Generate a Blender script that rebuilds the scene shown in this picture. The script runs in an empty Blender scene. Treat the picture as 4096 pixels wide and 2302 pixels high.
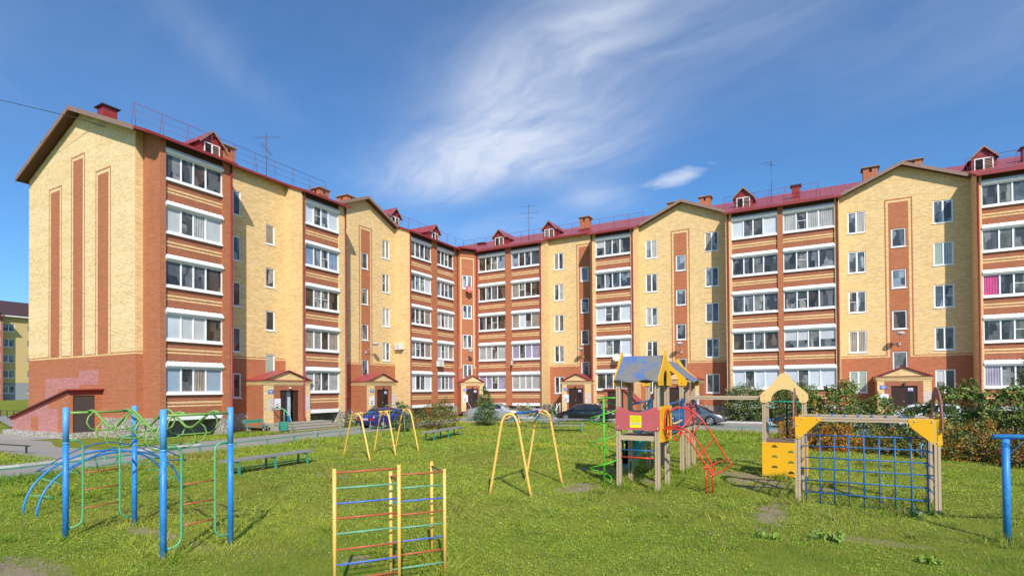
import bpy, math, random
import numpy as np
from mathutils import Vector, Matrix
random.seed(7); RNG = np.random.default_rng(11)
sc = bpy.context.scene
col = sc.collection
PI = math.pi

# ------------------------------------------------------------------ materials
MATS = {}
def _nt(name):
    m = bpy.data.materials.new(name); m.use_nodes = True
    nt = m.node_tree; b = nt.nodes['Principled BSDF']
    MATS[name] = m
    return m, nt, b
def N(nt, t, **kw):
    n = nt.nodes.new(t)
    for k, v in kw.items(): setattr(n, k, v)
    return n
def L(nt, a, b): nt.links.new(a, b)
def coords(nt, scale=(1, 1, 1), kind='Object'):
    tc = N(nt, 'ShaderNodeTexCoord'); mp = N(nt, 'ShaderNodeMapping')
    mp.inputs['Scale'].default_value = scale
    L(nt, tc.outputs[kind], mp.inputs['Vector'])
    return mp.outputs['Vector']
def noise(nt, vec, scale, detail=4, rough=.6):
    n = N(nt, 'ShaderNodeTexNoise'); n.inputs['Scale'].default_value = scale
    n.inputs['Detail'].default_value = detail; n.inputs['Roughness'].default_value = rough
    L(nt, vec, n.inputs['Vector'])
    return n.outputs['Fac']
def ramp(nt, fac, stops):
    r = N(nt, 'ShaderNodeValToRGB'); e = r.color_ramp.elements
    while len(e) < len(stops): e.new(.5)
    for i, (p, c) in enumerate(stops):
        e[i].position = p
        e[i].color = (c, c, c, 1) if not hasattr(c, '__len__') else (*c, 1)
    L(nt, fac, r.inputs['Fac'])
    return r.outputs['Color']
def mix(nt, fac, a, b, mode='MIX'):
    m = N(nt, 'ShaderNodeMix', data_type='RGBA', blend_type=mode)
    for s, v in ((m.inputs[0], fac), (m.inputs[6], a), (m.inputs[7], b)):
        if isinstance(v, bpy.types.NodeSocket): L(nt, v, s)
        elif hasattr(v, '__len__'): s.default_value = (*v, 1)
        else: s.default_value = v
    return m.outputs[2]
def bump(nt, b, h, strength, dist=.02):
    n = N(nt, 'ShaderNodeBump'); n.inputs['Strength'].default_value = strength
    n.inputs['Distance'].default_value = dist
    L(nt, h, n.inputs['Height']); L(nt, n.outputs['Normal'], b.inputs['Normal'])
def dk(c, f): return tuple(x * f for x in c)
def mat(name, c, rough=.55, var=.18, scale=3., fine=40., spec=.4, metal=0., wear=None, wamt=.35, bmp=.0, coat=0., chip=False):
    """painted or plain surface: broad and fine colour variation, optional worn second colour"""
    m, nt, b = _nt(name)
    v = coords(nt)
    n1 = noise(nt, v, scale, 3); n2 = noise(nt, v, fine, 2)
    c1 = mix(nt, n1, dk(c, 1 - var), tuple(min(1, x * (1 + var)) for x in c))
    c2 = mix(nt, ramp(nt, n2, [(.35, 0.), (.7, 1.)]), c1, dk(c, 1 - var * .8))
    if wear:
        nw = noise(nt, v, scale * 2.3, 6, .75)
        c2 = mix(nt, ramp(nt, nw, [(1 - wamt - .12, 0.), (1 - wamt + .05, 1.)]), c2, wear)
    if name.endswith('_paint') or name.endswith('_bar') or name in ('pipe_red', 'red_metal'):
        nc = noise(nt, v, 14, 6, .8)                                # chips down to rusty steel
        c2 = mix(nt, ramp(nt, nc, [(.66, 0.), (.70, .85)]), c2, (.16, .085, .05))
    L(nt, c2, b.inputs['Base Color'])
    b.inputs['Roughness'].default_value = rough
    b.inputs['Specular IOR Level'].default_value = spec
    b.inputs['Metallic'].default_value = metal
    b.inputs['Coat Weight'].default_value = coat
    b.inputs['Coat Roughness'].default_value = .08
    if bmp: bump(nt, b, n2, bmp)
    return m
def brick(name, c, mortar, tint, band=.5):
    """real brick size 250 x 65 mm in metres of the wall's UV, batches of bricks change tone course by course"""
    m, nt, b = _nt(name)
    v = coords(nt, kind='UV')
    t = N(nt, 'ShaderNodeTexBrick'); t.inputs['Scale'].default_value = 1
    t.inputs['Brick Width'].default_value = .262; t.inputs['Row Height'].default_value = .077
    t.inputs['Mortar Size'].default_value = .0095; t.inputs['Mortar Smooth'].default_value = .2
    t.inputs['Color1'].default_value = (*dk(c, .84), 1); t.inputs['Color2'].default_value = (*dk(c, 1.14), 1)
    t.inputs['Mortar'].default_value = (*mortar, 1); t.inputs['Bias'].default_value = 0
    L(nt, v, t.inputs['Vector'])
    nb = noise(nt, coords(nt, (.05, 1.5, 1), 'UV'), 1.6, 4, .65)
    nl = noise(nt, coords(nt, (1, 1, 1), 'UV'), .45, 5, .65)
    nf = noise(nt, coords(nt, (.45, 7, 1), 'UV'), 1., 3)
    c1 = mix(nt, ramp(nt, nb, [(.4, 0.), (.68, 1.)]), t.outputs['Color'], tint)
    cm = mix(nt, .5 * band, t.outputs['Color'], c1)
    c2 = mix(nt, .16, cm, ramp(nt, nl, [(.25, .55), (.7, 1.1)]), 'MULTIPLY')
    c3 = mix(nt, .28, c2, ramp(nt, nf, [(.2, .65), (.8, 1.15)]), 'MULTIPLY')
    ns = noise(nt, coords(nt, (2.2, .10, 1), 'UV'), 1.3, 4, .6)      # rain streaks
    c3 = mix(nt, ramp(nt, ns, [(.56, 0.), (.78, .30)]), c3, dk(c, .62))
    nw = noise(nt, coords(nt, (.7, .55, 1), 'UV'), 1.9, 6, .75)       # salt bloom
    c3 = mix(nt, ramp(nt, nw, [(.66, 0.), (.84, .22)]), c3, tuple(min(1, x * .55 + .33) for x in c))
    L(nt, c3, b.inputs['Base Color'])
    b.inputs['Roughness'].default_value = .85; b.inputs['Specular IOR Level'].default_value = .25
    bump(nt, b, t.outputs['Fac'], -.1, .006)
    return m
YB = (.90, .64, .335); RB = (.455, .14, .064)
brick('yellow_brick', YB, (.42, .27, .10), (.86, .57, .22), .7)
brick('pale_yellow_brick', (.95, .70, .375), (.46, .28, .11), (.95, .77, .49), .8)
brick('red_brick', RB, (.50, .26, .15), (.50, .15, .05), .7)
brick('dark_red_brick', (.38, .115, .058), (.42, .22, .13), (.43, .13, .062), .7)
brick('pink_painted_brick', (.55, .24, .215), (.36, .15, .13), (.60, .27, .24), .3)
brick('whitish_painted_brick', (.72, .60, .52), (.5, .40, .34), (.75, .62, .55), .4)
mat('white_plastic', (.88, .88, .88), .35, .05, spec=.45)
mat('white_sheet', (.86, .86, .85), .4, .08, wear=(.55, .54, .52), wamt=.12)
mat('red_metal', (.30, .035, .032), .42, .2)
mat('pipe_red', (.27, .026, .028), .4, .15)
mat('dark_soffit', (.105, .045, .032), .7, .25)
mat('fascia_wood', (.30, .19, .15), .7, .25)
mat('brown_door', (.055, .026, .020), .4, .2)
mat('grey_brown_door', (.075, .058, .055), .5, .25, wear=(.13, .105, .1), wamt=.25)
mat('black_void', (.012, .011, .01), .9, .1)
mat('concrete', (.42, .37, .30), .9, .25, bmp=.3, wear=(.30, .26, .21), wamt=.4)
mat('chimney_cap', (.30, .27, .23), .9, .2, bmp=.2)
mat('antenna_metal', (.16, .13, .13), .5, .2, metal=.6)
mat('rail_red', (.22, .05, .07), .5, .2)
mat('blue_paint', (.03, .24, .62), .42, .22, 2., wear=(.08, .33, .72), wamt=.38)
mat('light_blue_paint', (.10, .36, .74), .42, .15, 2., wear=(.05, .26, .64), wamt=.25)
mat('deep_blue_paint', (.018, .145, .38), .4, .22, 2., wear=(.04, .22, .46), wamt=.25)
mat('navy_paint', (.015, .03, .13), .4, .2)
mat('lime_green_paint', (.22, .40, .09), .4, .2, 3., wear=(.30, .33, .10), wamt=.22)
mat('mint_green_paint', (.12, .42, .21), .42, .2, 3., wear=(.17, .36, .15), wamt=.3)
mat('bright_green_paint', (.10, .48, .035), .32, .12)
mat('fence_green', (.10, .33, .21), .45, .25, 3., wear=(.45, .46, .42), wamt=.28)
mat('bench_green', (.05, .29, .20), .45, .2)
mat('plastic_green', (.008, .34, .19), .35, .15)
mat('yellow_paint', (.82, .52, .11), .36, .12, 3., wear=(.72, .42, .09), wamt=.15)
mat('pale_yellow_paint', (.85, .51, .12), .4, .1, 3., wear=(.76, .43, .10), wamt=.15)
mat('red_bar', (.52, .12, .055), .42, .25, 4., wear=(.60, .26, .12), wamt=.25)
mat('green_bar', (.16, .42, .26), .42, .25, 4., wear=(.58, .24, .13), wamt=.3)
mat('blue_bar', (.08, .19, .56), .42, .25, 4., wear=(.52, .23, .20), wamt=.32)
mat('brown_bar', (.17, .09, .065), .6, .25)
mat('board_yellow', (.87, .44, .012), .45, .12, 2., wear=(.60, .33, .06), wamt=.13)
mat('board_peach', (.84, .55, .22), .5, .08, 2.)
mat('board_pink', (.56, .115, .125), .55, .18, 2.5, wear=(.50, .17, .16), wamt=.25)
mat('board_mauve', (.33, .10, .10), .6, .2, 3., wear=(.36, .24, .22), wamt=.4)
mat('red_paint', (.66, .042, .014), .3, .12)
mat('timber', (.54, .405, .265), .75, .18, 5., bmp=.1, wear=(.38, .285, .20), wamt=.28)
mat('grey_plank', (.27, .25, .245), .8, .3, 3., 25., bmp=.2, wear=(.38, .36, .35), wamt=.35)
mat('brown_deck', (.20, .13, .10), .8, .25)
mat('grey_stake', (.30, .27, .23), .85, .2)
mat('lilac_paint', (.50, .40, .62), .5, .15)
mat('sign_yellow', (.90, .76, .01), .35, .05)
mat('sign_blue', (.04, .15, .46), .4, .08)
mat('sign_ink', (.02, .02, .025), .6, .1)
mat('sign_olive', (.45, .38, .02), .6, .1)
mat('paper', (.78, .75, .80), .7, .06)
mat('paper_lilac', (.52, .44, .70), .7, .06)
mat('ac_white', (.72, .71, .66), .45, .08)
mat('dish_white', (.72, .72, .70), .4, .05)
mat('dish_red', (.62, .11, .09), .4, .1)
mat('lamp_grey', (.50, .50, .50), .35, .1)
mat('lamp_glass', (.62, .58, .50), .2, .1)
mat('dark_metal', (.045, .042, .045), .5, .2)
mat('slate_grey', (.20, .21, .23), .7, .2)
mat('brown_tile', (.085, .042, .038), .6, .2)
mat('far_yellow', (.62, .45, .20), .9, .1)
mat('far_red', (.42, .16, .11), .9, .15)
mat('far_grey', (.30, .31, .32), .9, .12)
mat('tyre', (.02, .02, .021), .85, .1)
mat('alloy', (.55, .55, .56), .3, .1, metal=.8)
mat('black_trim', (.015, .015, .016), .5, .1)
mat('car_silver', (.55, .55, .545), .28, .04, metal=.65, coat=.7)
mat('car_black', (.012, .013, .018), .2, .05, coat=.9, spec=.5)
mat('car_grey', (.17, .18, .20), .28, .05, metal=.65, coat=.8)
mat('car_blue', (.03, .034, .20), .35, .12, coat=.5)
mat('car_white', (.72, .73, .74), .3, .03, coat=.7)
mat('tail_red', (.42, .015, .012), .2, .1)
mat('lamp_clear', (.62, .64, .66), .12, .08, spec=.8)
mat('plate_white', (.72, .72, .72), .4, .05)
def stone():
    m, nt, b = _nt('pebble_plinth')
    v = coords(nt)
    vo = N(nt, 'ShaderNodeTexVoronoi'); vo.inputs['Scale'].default_value = 13; L(nt, v, vo.inputs['Vector'])
    n1 = noise(nt, v, 1.2, 3)
    c = ramp(nt, vo.outputs['Color'], [(.2, (.24, .205, .17)), (.5, (.52, .46, .39)), (.8, (.76, .71, .64))])
    c = mix(nt, ramp(nt, vo.outputs['Distance'], [(.35, 0.), (.7, 1.)]), c, (.27, .23, .19))
    c = mix(nt, .4, c, ramp(nt, n1, [(.3, .6), (.7, 1.)]), 'MULTIPLY')
    L(nt, c, b.inputs['Base Color']); b.inputs['Roughness'].default_value = .9
    bump(nt, b, vo.outputs['Distance'], -.6, .03)
stone()
def tilemetal():
    m, nt, b = _nt('metal_tile')
    v = coords(nt, kind='UV')
    w = N(nt, 'ShaderNodeTexWave', wave_type='BANDS', bands_direction='X'); w.inputs['Scale'].default_value = .87
    w.inputs['Distortion'].default_value = 0
    L(nt, v, w.inputs['Vector'])
    s = N(nt, 'ShaderNodeTexWave', wave_type='BANDS', bands_direction='Y', wave_profile='SAW'); s.inputs['Scale'].default_value = .45
    L(nt, v, s.inputs['Vector'])
    n1 = noise(nt, v, .7, 4)
    c = mix(nt, n1, (.31, .05, .052), (.41, .085, .085))
    c = mix(nt, .3, c, ramp(nt, s.outputs['Fac'], [(.0, .35), (.2, 1.)]), 'MULTIPLY')
    L(nt, c, b.inputs['Base Color']); b.inputs['Roughness'].default_value = .42; b.inputs['Specular IOR Level'].default_value = .5
    add = N(nt, 'ShaderNodeMath', operation='ADD'); L(nt, w.outputs['Fac'], add.inputs[0]); L(nt, s.outputs['Fac'], add.inputs[1])
    bump(nt, b, add.outputs[0], .6, .03)
tilemetal()
def pane(name, kind, c=(0, 0, 0), c2=None):
    m, nt, b = _nt(name)
    v = coords(nt, kind='UV')
    if kind == 'room_reflect':  # blocky tones put room interior and reflections into the pane colour
        vo = N(nt, 'ShaderNodeTexVoronoi', distance='CHEBYCHEV'); vo.inputs['Scale'].default_value = 1.5
        L(nt, coords(nt, (1.7, .75, 1), 'UV'), vo.inputs['Vector'])
        n1 = noise(nt, v, 2.6, 4)
        k = ramp(nt, vo.outputs['Color'], [(.25, dk(c, .35)), (.55, c), (.8, dk(c, 2.2)), (.95, c2 or dk(c, 4.5))])
        k = mix(nt, .6, k, ramp(nt, n1, [(.3, .4), (.7, 1.)]), 'MULTIPLY')
    elif kind == 'folds':
        w = N(nt, 'ShaderNodeTexWave', wave_type='BANDS', bands_direction='X'); w.inputs['Scale'].default_value = 2.3
        w.inputs['Distortion'].default_value = 3.; w.inputs['Detail'].default_value = 2; w.inputs['Detail Scale'].default_value = .8
        L(nt, coords(nt, (1, .25, 1), 'UV'), w.inputs['Vector'])
        k = mix(nt, w.outputs['Fac'], dk(c, .45), c)
        n1 = noise(nt, v, 1.3, 3)
        k = mix(nt, .45, k, ramp(nt, n1, [(.35, .35), (.65, 1.)]), 'MULTIPLY')
    else:
        w = N(nt, 'ShaderNodeTexWave', wave_type='BANDS', bands_direction='Y'); w.inputs['Scale'].default_value = 7 if kind == 'slats' else .1
        L(nt, v, w.inputs['Vector'])
        n1 = noise(nt, v, .9, 3)
        k = mix(nt, w.outputs['Fac'], dk(c, .8 if kind == 'slats' else .97), c)
        k = mix(nt, .4, k, ramp(nt, n1, [(.3, .6), (.7, 1.)]), 'MULTIPLY')
    L(nt, k, b.inputs['Base Color'])
    b.inputs['Roughness'].default_value = .5 if kind == 'blind' else .06
    b.inputs['Specular IOR Level'].default_value = .5
    n2 = noise(nt, v, 1.1, 1)
    bump(nt, b, n2, .05, .05)
pane('glass_dark', 'room_reflect', (.10, .10, .105), (.33, .33, .34))
pane('glass_brown', 'room_reflect', (.090, .062, .045), (.26, .20, .16))
pane('glass_net', 'room_reflect', (.17, .165, .155), (.24, .235, .22))
pane('glass_sky', 'room_reflect', (.17, .20, .235), (.32, .35, .38))  # bluish sky reflection painted into the pane colour
pane('glass_blind', 'slats', (.62, .63, .64))
pane('glass_paper', 'blind', (.62, .66, .72))
pane('glass_lace', 'folds', (.62, .60, .58))
pane('glass_beige', 'folds', (.50, .41, .33))
pane('glass_bluecurtain', 'folds', (.34, .45, .66))
pane('glass_lilac', 'folds', (.52, .46, .62))
pane('glass_pink', 'folds', (.85, .10, .32))
pane('glass_green', 'slats', (.40, .48, .40))
pane('glass_film', 'slats', (.36, .45, .55))
def carglass():
    m, nt, b = _nt('car_glass')
    b.inputs['Base Color'].default_value = (.012, .014, .016, 1); b.inputs['Roughness'].default_value = .04
    b.inputs['Specular IOR Level'].default_value = .6
    L(nt, mix(nt, noise(nt, coords(nt), 1.5, 2), (.008, .009, .010), (.05, .053, .055)), b.inputs['Base Color'])
carglass()
def asphalt():
    m, nt, b = _nt('asphalt')
    v = coords(nt)
    a = noise(nt, v, 60, 3); l = noise(nt, v, .5, 5, .65); s = noise(nt, v, 6, 4)
    c = mix(nt, l, (.27, .25, .225), (.38, .355, .32))
    c = mix(nt, ramp(nt, s, [(.55, 0.), (.75, .6)]), c, (.16, .15, .14))
    c = mix(nt, .4, c, ramp(nt, a, [(.3, .55), (.7, 1.)]), 'MULTIPLY')
    L(nt, c, b.inputs['Base Color']); b.inputs['Roughness'].default_value = .9
    bump(nt, b, a, .4)
asphalt()
mat('kerb_white', (.62, .60, .55), .85, .2, 2., wear=(.36, .34, .31), wamt=.35, bmp=.2)
mat('paving', (.36, .34, .30), .9, .25, .8, bmp=.2)
DIRT = [(-10.5, 3.55, 1.3, .5), (-5.7, 13.7, .6, .9), (-6.2, 16.9, 1.0, .5), (-1.7, 17.0, .9, 1.6), (-.95, 12.6, .35, 1.6), (-2.1, 18.0, 1.0, .6),
        (.7, 11.2, .9, .25), (-11.0, 5.7, 1.2, .22), (-13.2, 12.1, .8, .3), (-6.3, 6.3, .3, .3), (-4.3, 15.6, .7, .5), (-9.2, 5.6, .5, .2), (-.5, 16.3, 1.4, .4), (-16.1, 15.6, .9, .3)]
def ground():
    m, nt, b = _nt('grass_ground')
    tc = N(nt, 'ShaderNodeTexCoord'); v = tc.outputs['Object']
    n1 = noise(nt, v, .22, 5, .6); n2 = noise(nt, v, 1.6, 5, .65); n3 = noise(nt, v, 28, 3, .7)
    c = mix(nt, ramp(nt, n1, [(.32, 0.), (.68, 1.)]), (.21, .27, .03), (.36, .37, .055))
    c = mix(nt, ramp(nt, n2, [(.5, 0.), (.75, .75)]), c, (.105, .175, .022))
    n4 = noise(nt, v, .55, 5, .7)
    c = mix(nt, ramp(nt, n4, [(.55, 0.), (.76, .55)]), c, (.25, .205, .085))     # dry trodden grass
    c = mix(nt, .7, c, ramp(nt, n3, [(.25, .35), (.75, 1.)]), 'MULTIPLY')
    sep = N(nt, 'ShaderNodeSeparateXYZ'); L(nt, v, sep.inputs[0])
    tot = None
    for (x, y, rx, ry) in DIRT:
        def term(o, c0, r):
            a = N(nt, 'ShaderNodeMath', operation='SUBTRACT'); L(nt, sep.outputs[o], a.inputs[0]); a.inputs[1].default_value = c0
            d = N(nt, 'ShaderNodeMath', operation='DIVIDE'); L(nt, a.outputs[0], d.inputs[0]); d.inputs[1].default_value = r
            p = N(nt, 'ShaderNodeMath', operation='MULTIPLY'); L(nt, d.outputs[0], p.inputs[0]); L(nt, d.outputs[0], p.inputs[1])
            return p.outputs[0]
        s = N(nt, 'ShaderNodeMath', operation='ADD'); L(nt, term(0, x, rx), s.inputs[0]); L(nt, term(1, y, ry), s.inputs[1])
        q = N(nt, 'ShaderNodeMath', operation='SUBTRACT', use_clamp=True); q.inputs[0].default_value = 1.25; L(nt, s.outputs[0], q.inputs[1])
        if tot is None: tot = q.outputs[0]
        else:
            mx = N(nt, 'ShaderNodeMath', operation='MAXIMUM'); L(nt, tot, mx.inputs[0]); L(nt, q.outputs[0], mx.inputs[1]); tot = mx.outputs[0]
    ns = noise(nt, v, 2.2, 5, .7)
    pr = N(nt, 'ShaderNodeMath', operation='MULTIPLY'); L(nt, tot, pr.inputs[0]); L(nt, ramp(nt, ns, [(.35, 0.), (.6, 1.)]), pr.inputs[1])
    dc = mix(nt, noise(nt, v, 9, 4), (.27, .20, .135), (.44, .345, .24))
    c = mix(nt, ramp(nt, pr.outputs[0], [(.1, 0.), (.75, .95)]), c, dc)
    L(nt, c, b.inputs['Base Color']); b.inputs['Roughness'].default_value = .95; b.inputs['Specular IOR Level'].default_value = .1
    bump(nt, b, n3, .8, .06)
ground()
def leaf(name, c, trans=.25, rough=.7):
    m, nt, b = _nt(name)
    v = coords(nt)
    k = mix(nt, noise(nt, v, 1.5, 3), dk(c, .65), tuple(x * 1.3 for x in c))
    L(nt, k, b.inputs['Base Color']); b.inputs['Roughness'].default_value = rough; b.inputs['Specular IOR Level'].default_value = .12
    tr = N(nt, 'ShaderNodeBsdfTranslucent'); L(nt, k, tr.inputs['Color'])
    ms = N(nt, 'ShaderNodeMixShader'); ms.inputs[0].default_value = trans
    L(nt, b.outputs[0], ms.inputs[1]); L(nt, tr.outputs[0], ms.inputs[2])
    L(nt, ms.outputs[0], nt.nodes['Material Output'].inputs['Surface'])
for n_, c_ in dict(leaf_dark=(.08, .145, .04), leaf_mid=(.17, .255, .06), leaf_light=(.29, .39, .09), leaf_olive=(.30, .29, .09), leaf_grey=(.29, .32, .21),
                   leaf_rust=(.42, .15, .035), leaf_orange=(.60, .24, .03), leaf_gold=(.66, .38, .05), leaf_wine=(.26, .05, .04), leaf_conifer=(.09, .17, .07),
                   blade_a=(.34, .42, .045), blade_b=(.46, .50, .072), blade_c=(.20, .34, .035), blade_straw=(.52, .44, .19), blade_dry=(.36, .32, .085), clover_leaf=(.30, .44, .06),
                   petal_white=(.80, .80, .76), petal_pink=(.65, .16, .36), petal_orange=(.85, .30, .02), petal_yellow=(.80, .58, .03), petal_lilac=(.50, .38, .62)).items():
    leaf(n_, c_, .3 if 'blade' in n_ else .22)
mat('bark', (.13, .10, .075), .9, .25, 8.)

# ------------------------------------------------------------------ objects
def thing(name, label, cat, loc=(0, 0, 0), rot=0., group=None):
    o = bpy.data.objects.new(name, None); col.objects.link(o)
    o.location = loc; o.rotation_euler = (0, 0, rot); o.empty_display_size = .2
    o['label'] = label; o['category'] = cat
    if group: o['group'] = group
    return o
def tag(o, label, cat, group=None):
    o['label'] = label; o['category'] = cat
    if group: o['group'] = group
    return o
class MB:
    OFF = (0., 0., 0.)
    def __init__(s): s.v = []; s.f = []; s.m = []; s.sm = []; s.uv = []; s.names = []; s.anyuv = False
    def mi(s, m):
        if m not in s.names: s.names.append(m)
        return s.names.index(m)
    def q(s, pts, m, uv=None, smooth=False):
        i = len(s.v); s.v.extend([tuple(p) for p in pts]); s.f.append(list(range(i, i + len(pts)))); s.m.append(s.mi(m)); s.sm.append(smooth)
        if uv: s.anyuv = True
        s.uv.append(uv)
    def hexa(s, p, m, uvs=False):
        for a in ((0, 3, 2, 1), (4, 5, 6, 7), (0, 1, 5, 4), (1, 2, 6, 5), (2, 3, 7, 6), (3, 0, 4, 7)):
            s.q([p[k] for k in a], m)
    def box(s, x0, x1, y0, y1, z0, z1, m):
        s.hexa([(x0, y0, z0), (x1, y0, z0), (x1, y1, z0), (x0, y1, z0), (x0, y0, z1), (x1, y0, z1), (x1, y1, z1), (x0, y1, z1)], m)
    def fbox(s, F, u0, u1, d0, d1, z0, z1, m):
        c = [(u0, d0), (u1, d0), (u1, d1), (u0, d1)]
        p = [F.P(u, z0, d) for u, d in c] + [F.P(u, z1, d) for u, d in c]
        c4 = [abs(u1 - u0), abs(d1 - d0)]
        lat = [(0, 1, 5, 4), (1, 2, 6, 5), (2, 3, 7, 6), (3, 0, 4, 7)]
        s.q([p[k] for k in (0, 3, 2, 1)], m, [(c[k][0], c[k][1]) for k in (0, 3, 2, 1)]); s.q([p[k] for k in (4, 5, 6, 7)], m, [(c[k - 4][0], c[k - 4][1]) for k in (4, 5, 6, 7)])
        for n_, a in enumerate(lat):
            h = [(c[k % 4][0] if n_ in (0, 2) else c[k % 4][1]) for k in a]
            s.q([p[k] for k in a], m, [(h[0], z0), (h[1], z0), (h[2], z1), (h[3], z1)])
    def prism(s, poly, fn, h0, h1, m, side=None):
        """polygon [(a,b)] mapped by fn(a,b,h), extruded from h0 to h1"""
        n = len(poly)
        s.q([fn(a, b, h0) for a, b in reversed(poly)], m); s.q([fn(a, b, h1) for a, b in poly], m)
        for i in range(n):
            a, b = poly[i], poly[(i + 1) % n]
            s.q([fn(*a, h0), fn(*b, h0), fn(*b, h1), fn(*a, h1)], side or m)
    def tube(s, path, r, m, n=8, cap=True, closed=False):
        P = [Vector(p) for p in path]; k = len(P)
        R = r if hasattr(r, '__len__') else [r] * k
        rings = []; up = None
        for i in range(k):
            if closed: t = (P[(i + 1) % k] - P[i - 1])
            else: t = (P[min(i + 1, k - 1)] - P[max(i - 1, 0)])
            t = t.normalized() if t.length > 1e-9 else Vector((0, 0, 1))
            if up is None: up = Vector((0, 0, 1)) if abs(t.z) < .9 else Vector((1, 0, 0))
            a = t.cross(up)
            if a.length < 1e-6: a = t.orthogonal()
            a.normalize(); b = a.cross(t).normalized(); up = b
            rings.append([P[i] + (a * math.cos(2 * PI * j / n) + b * math.sin(2 * PI * j / n)) * R[i] for j in range(n)])
        i0 = len(s.v)
        for rg in rings: s.v.extend([tuple(p) for p in rg])
        for i in range(k if closed else k - 1):
            i2 = (i + 1) % k
            for j in range(n):
                s.f.append([i0 + i * n + j, i0 + i * n + (j + 1) % n, i0 + i2 * n + (j + 1) % n, i0 + i2 * n + j]); s.m.append(s.mi(m)); s.sm.append(True); s.uv.append(None)
        if cap and not closed:
            s.f.append([i0 + j for j in reversed(range(n))]); s.m.append(s.mi(m)); s.sm.append(False); s.uv.append(None)
            s.f.append([i0 + (k - 1) * n + j for j in range(n)]); s.m.append(s.mi(m)); s.sm.append(False); s.uv.append(None)
    def bar(s, a, b, w, h, m):
        """rectangular bar from a to b"""
        a, b = Vector(a), Vector(b); t = (b - a).normalized()
        up = Vector((0, 0, 1)) if abs(t.z) < .95 else Vector((0, 1, 0))
        x = t.cross(up).normalized() * w / 2; y = x.cross(t).normalized() * h / 2
        s.hexa([a - x - y, a + x - y, a + x + y, a - x + y, b - x - y, b + x - y, b + x + y, b - x + y], m)
    def ball(s, c, r, m, n=10, sq=(1, 1, 1)):
        c = Vector(c); k = n // 2
        i0 = len(s.v)
        for i in range(k + 1):
            th = PI * i / k
            for j in range(n):
                ph = 2 * PI * j / n
                s.v.append((c.x + r * sq[0] * math.sin(th) * math.cos(ph), c.y + r * sq[1] * math.sin(th) * math.sin(ph), c.z + r * sq[2] * math.cos(th)))
        for i in range(k):
            for j in range(n):
                s.f.append([i0 + i * n + j, i0 + (i + 1) * n + j, i0 + (i + 1) * n + (j + 1) % n, i0 + i * n + (j + 1) % n]); s.m.append(s.mi(m)); s.sm.append(True); s.uv.append(None)
    def build(s, name, parent=None, off=None):
        if off is None:
            off = MB.OFF
        me = bpy.data.meshes.new(name)
        me.from_pydata([(v[0] - off[0], v[1] - off[1], v[2] - off[2]) for v in s.v], [], s.f)
        for n_ in s.names: me.materials.append(MATS[n_])
        me.polygons.foreach_set('material_index', s.m)
        me.polygons.foreach_set('use_smooth', s.sm)
        if s.anyuv:
            uvl = me.uv_layers.new(name='UVMap'); buf = []
            for f, u in zip(s.f, s.uv):
                for k in range(len(f)): buf.extend(u[k] if u else (0., 0.))
            uvl.data.foreach_set('uv', buf)
        me.validate(); me.update()
        o = bpy.data.objects.new(name, me); col.objects.link(o)
        if parent: o.parent = parent
        return o
class Fr:
    """upright facade frame: u along the wall, d outwards, z up"""
    def __init__(s, o, d, n): s.o = o; s.d = d; s.n = n
    def P(s, u, z, dd=0.): return (s.o[0] + s.d[0] * u + s.n[0] * dd, s.o[1] + s.d[1] * u + s.n[1] * dd, z)
def clip_poly(poly, hp):
    a, b, c = hp; out = []
    for i in range(len(poly)):
        p, q = poly[i], poly[(i + 1) % len(poly)]
        fp, fq = a * p[0] + b * p[1] - c, a * q[0] + b * q[1] - c
        if fp <= 0: out.append(p)
        if (fp < 0 < fq) or (fq < 0 < fp):
            t = fp / (fp - fq); out.append((p[0] + t * (q[0] - p[0]), p[1] + t * (q[1] - p[1])))
    return out
def facade(mb, F, u0, u1, z0, z1, base, paints=(), holes=(), clips=(), dd=0., reveal=.12):
    us = {u0, u1}; zs = {z0, z1}
    for p in list(paints) + list(holes):
        us |= {min(max(p[0], u0), u1), min(max(p[1], u0), u1)}; zs |= {min(max(p[2], z0), z1), min(max(p[3], z0), z1)}
    us = sorted(us); zs = sorted(zs)
    def mt(u, z):
        k = base
        for p in paints:
            if p[0] < u < p[1] and p[2] < z < p[3]: k = p[4]
        return k
    for a, b in zip(us, us[1:]):
        if b - a < 1e-5: continue
        for c, d in zip(zs, zs[1:]):
            if d - c < 1e-5: continue
            um, zm = (a + b) / 2, (c + d) / 2
            if any(h[0] < um < h[1] and h[2] < zm < h[3] for h in holes): continue
            poly = [(a, c), (b, c), (b, d), (a, d)]
            for hp in clips:
                poly = clip_poly(poly, hp)
                if len(poly) < 3: break
            if len(poly) >= 3: mb.q([F.P(u, z, dd) for u, z in poly], mt(um, zm), poly)
    for (a, b, c, d) in [h[:4] for h in holes]:
        k = mt(a - .02, (c + d) / 2)
        for (p, q) in (((a, c), (a, d)), ((b, c), (b, d)), ((a, c), (b, c)), ((a, d), (b, d))):
            uvh = [(p[0], p[1]), (q[0], q[1]), (q[0] + .12, q[1] + .03), (p[0] + .12, p[1] + .03)]
            mb.q([F.P(*p, dd), F.P(*q, dd), F.P(*q, dd - reveal), F.P(*p, dd - reveal)], k, uvh)
PCODE = dict(D='glass_dark', R='glass_brown', G='glass_net', g='glass_net', W='glass_paper', B='glass_blind', C='glass_lace', E='glass_beige', U='glass_bluecurtain',
             L='glass_lilac', P='glass_pink', V='glass_green', S='glass_sky', F='glass_film', H='glass_blind')
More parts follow.
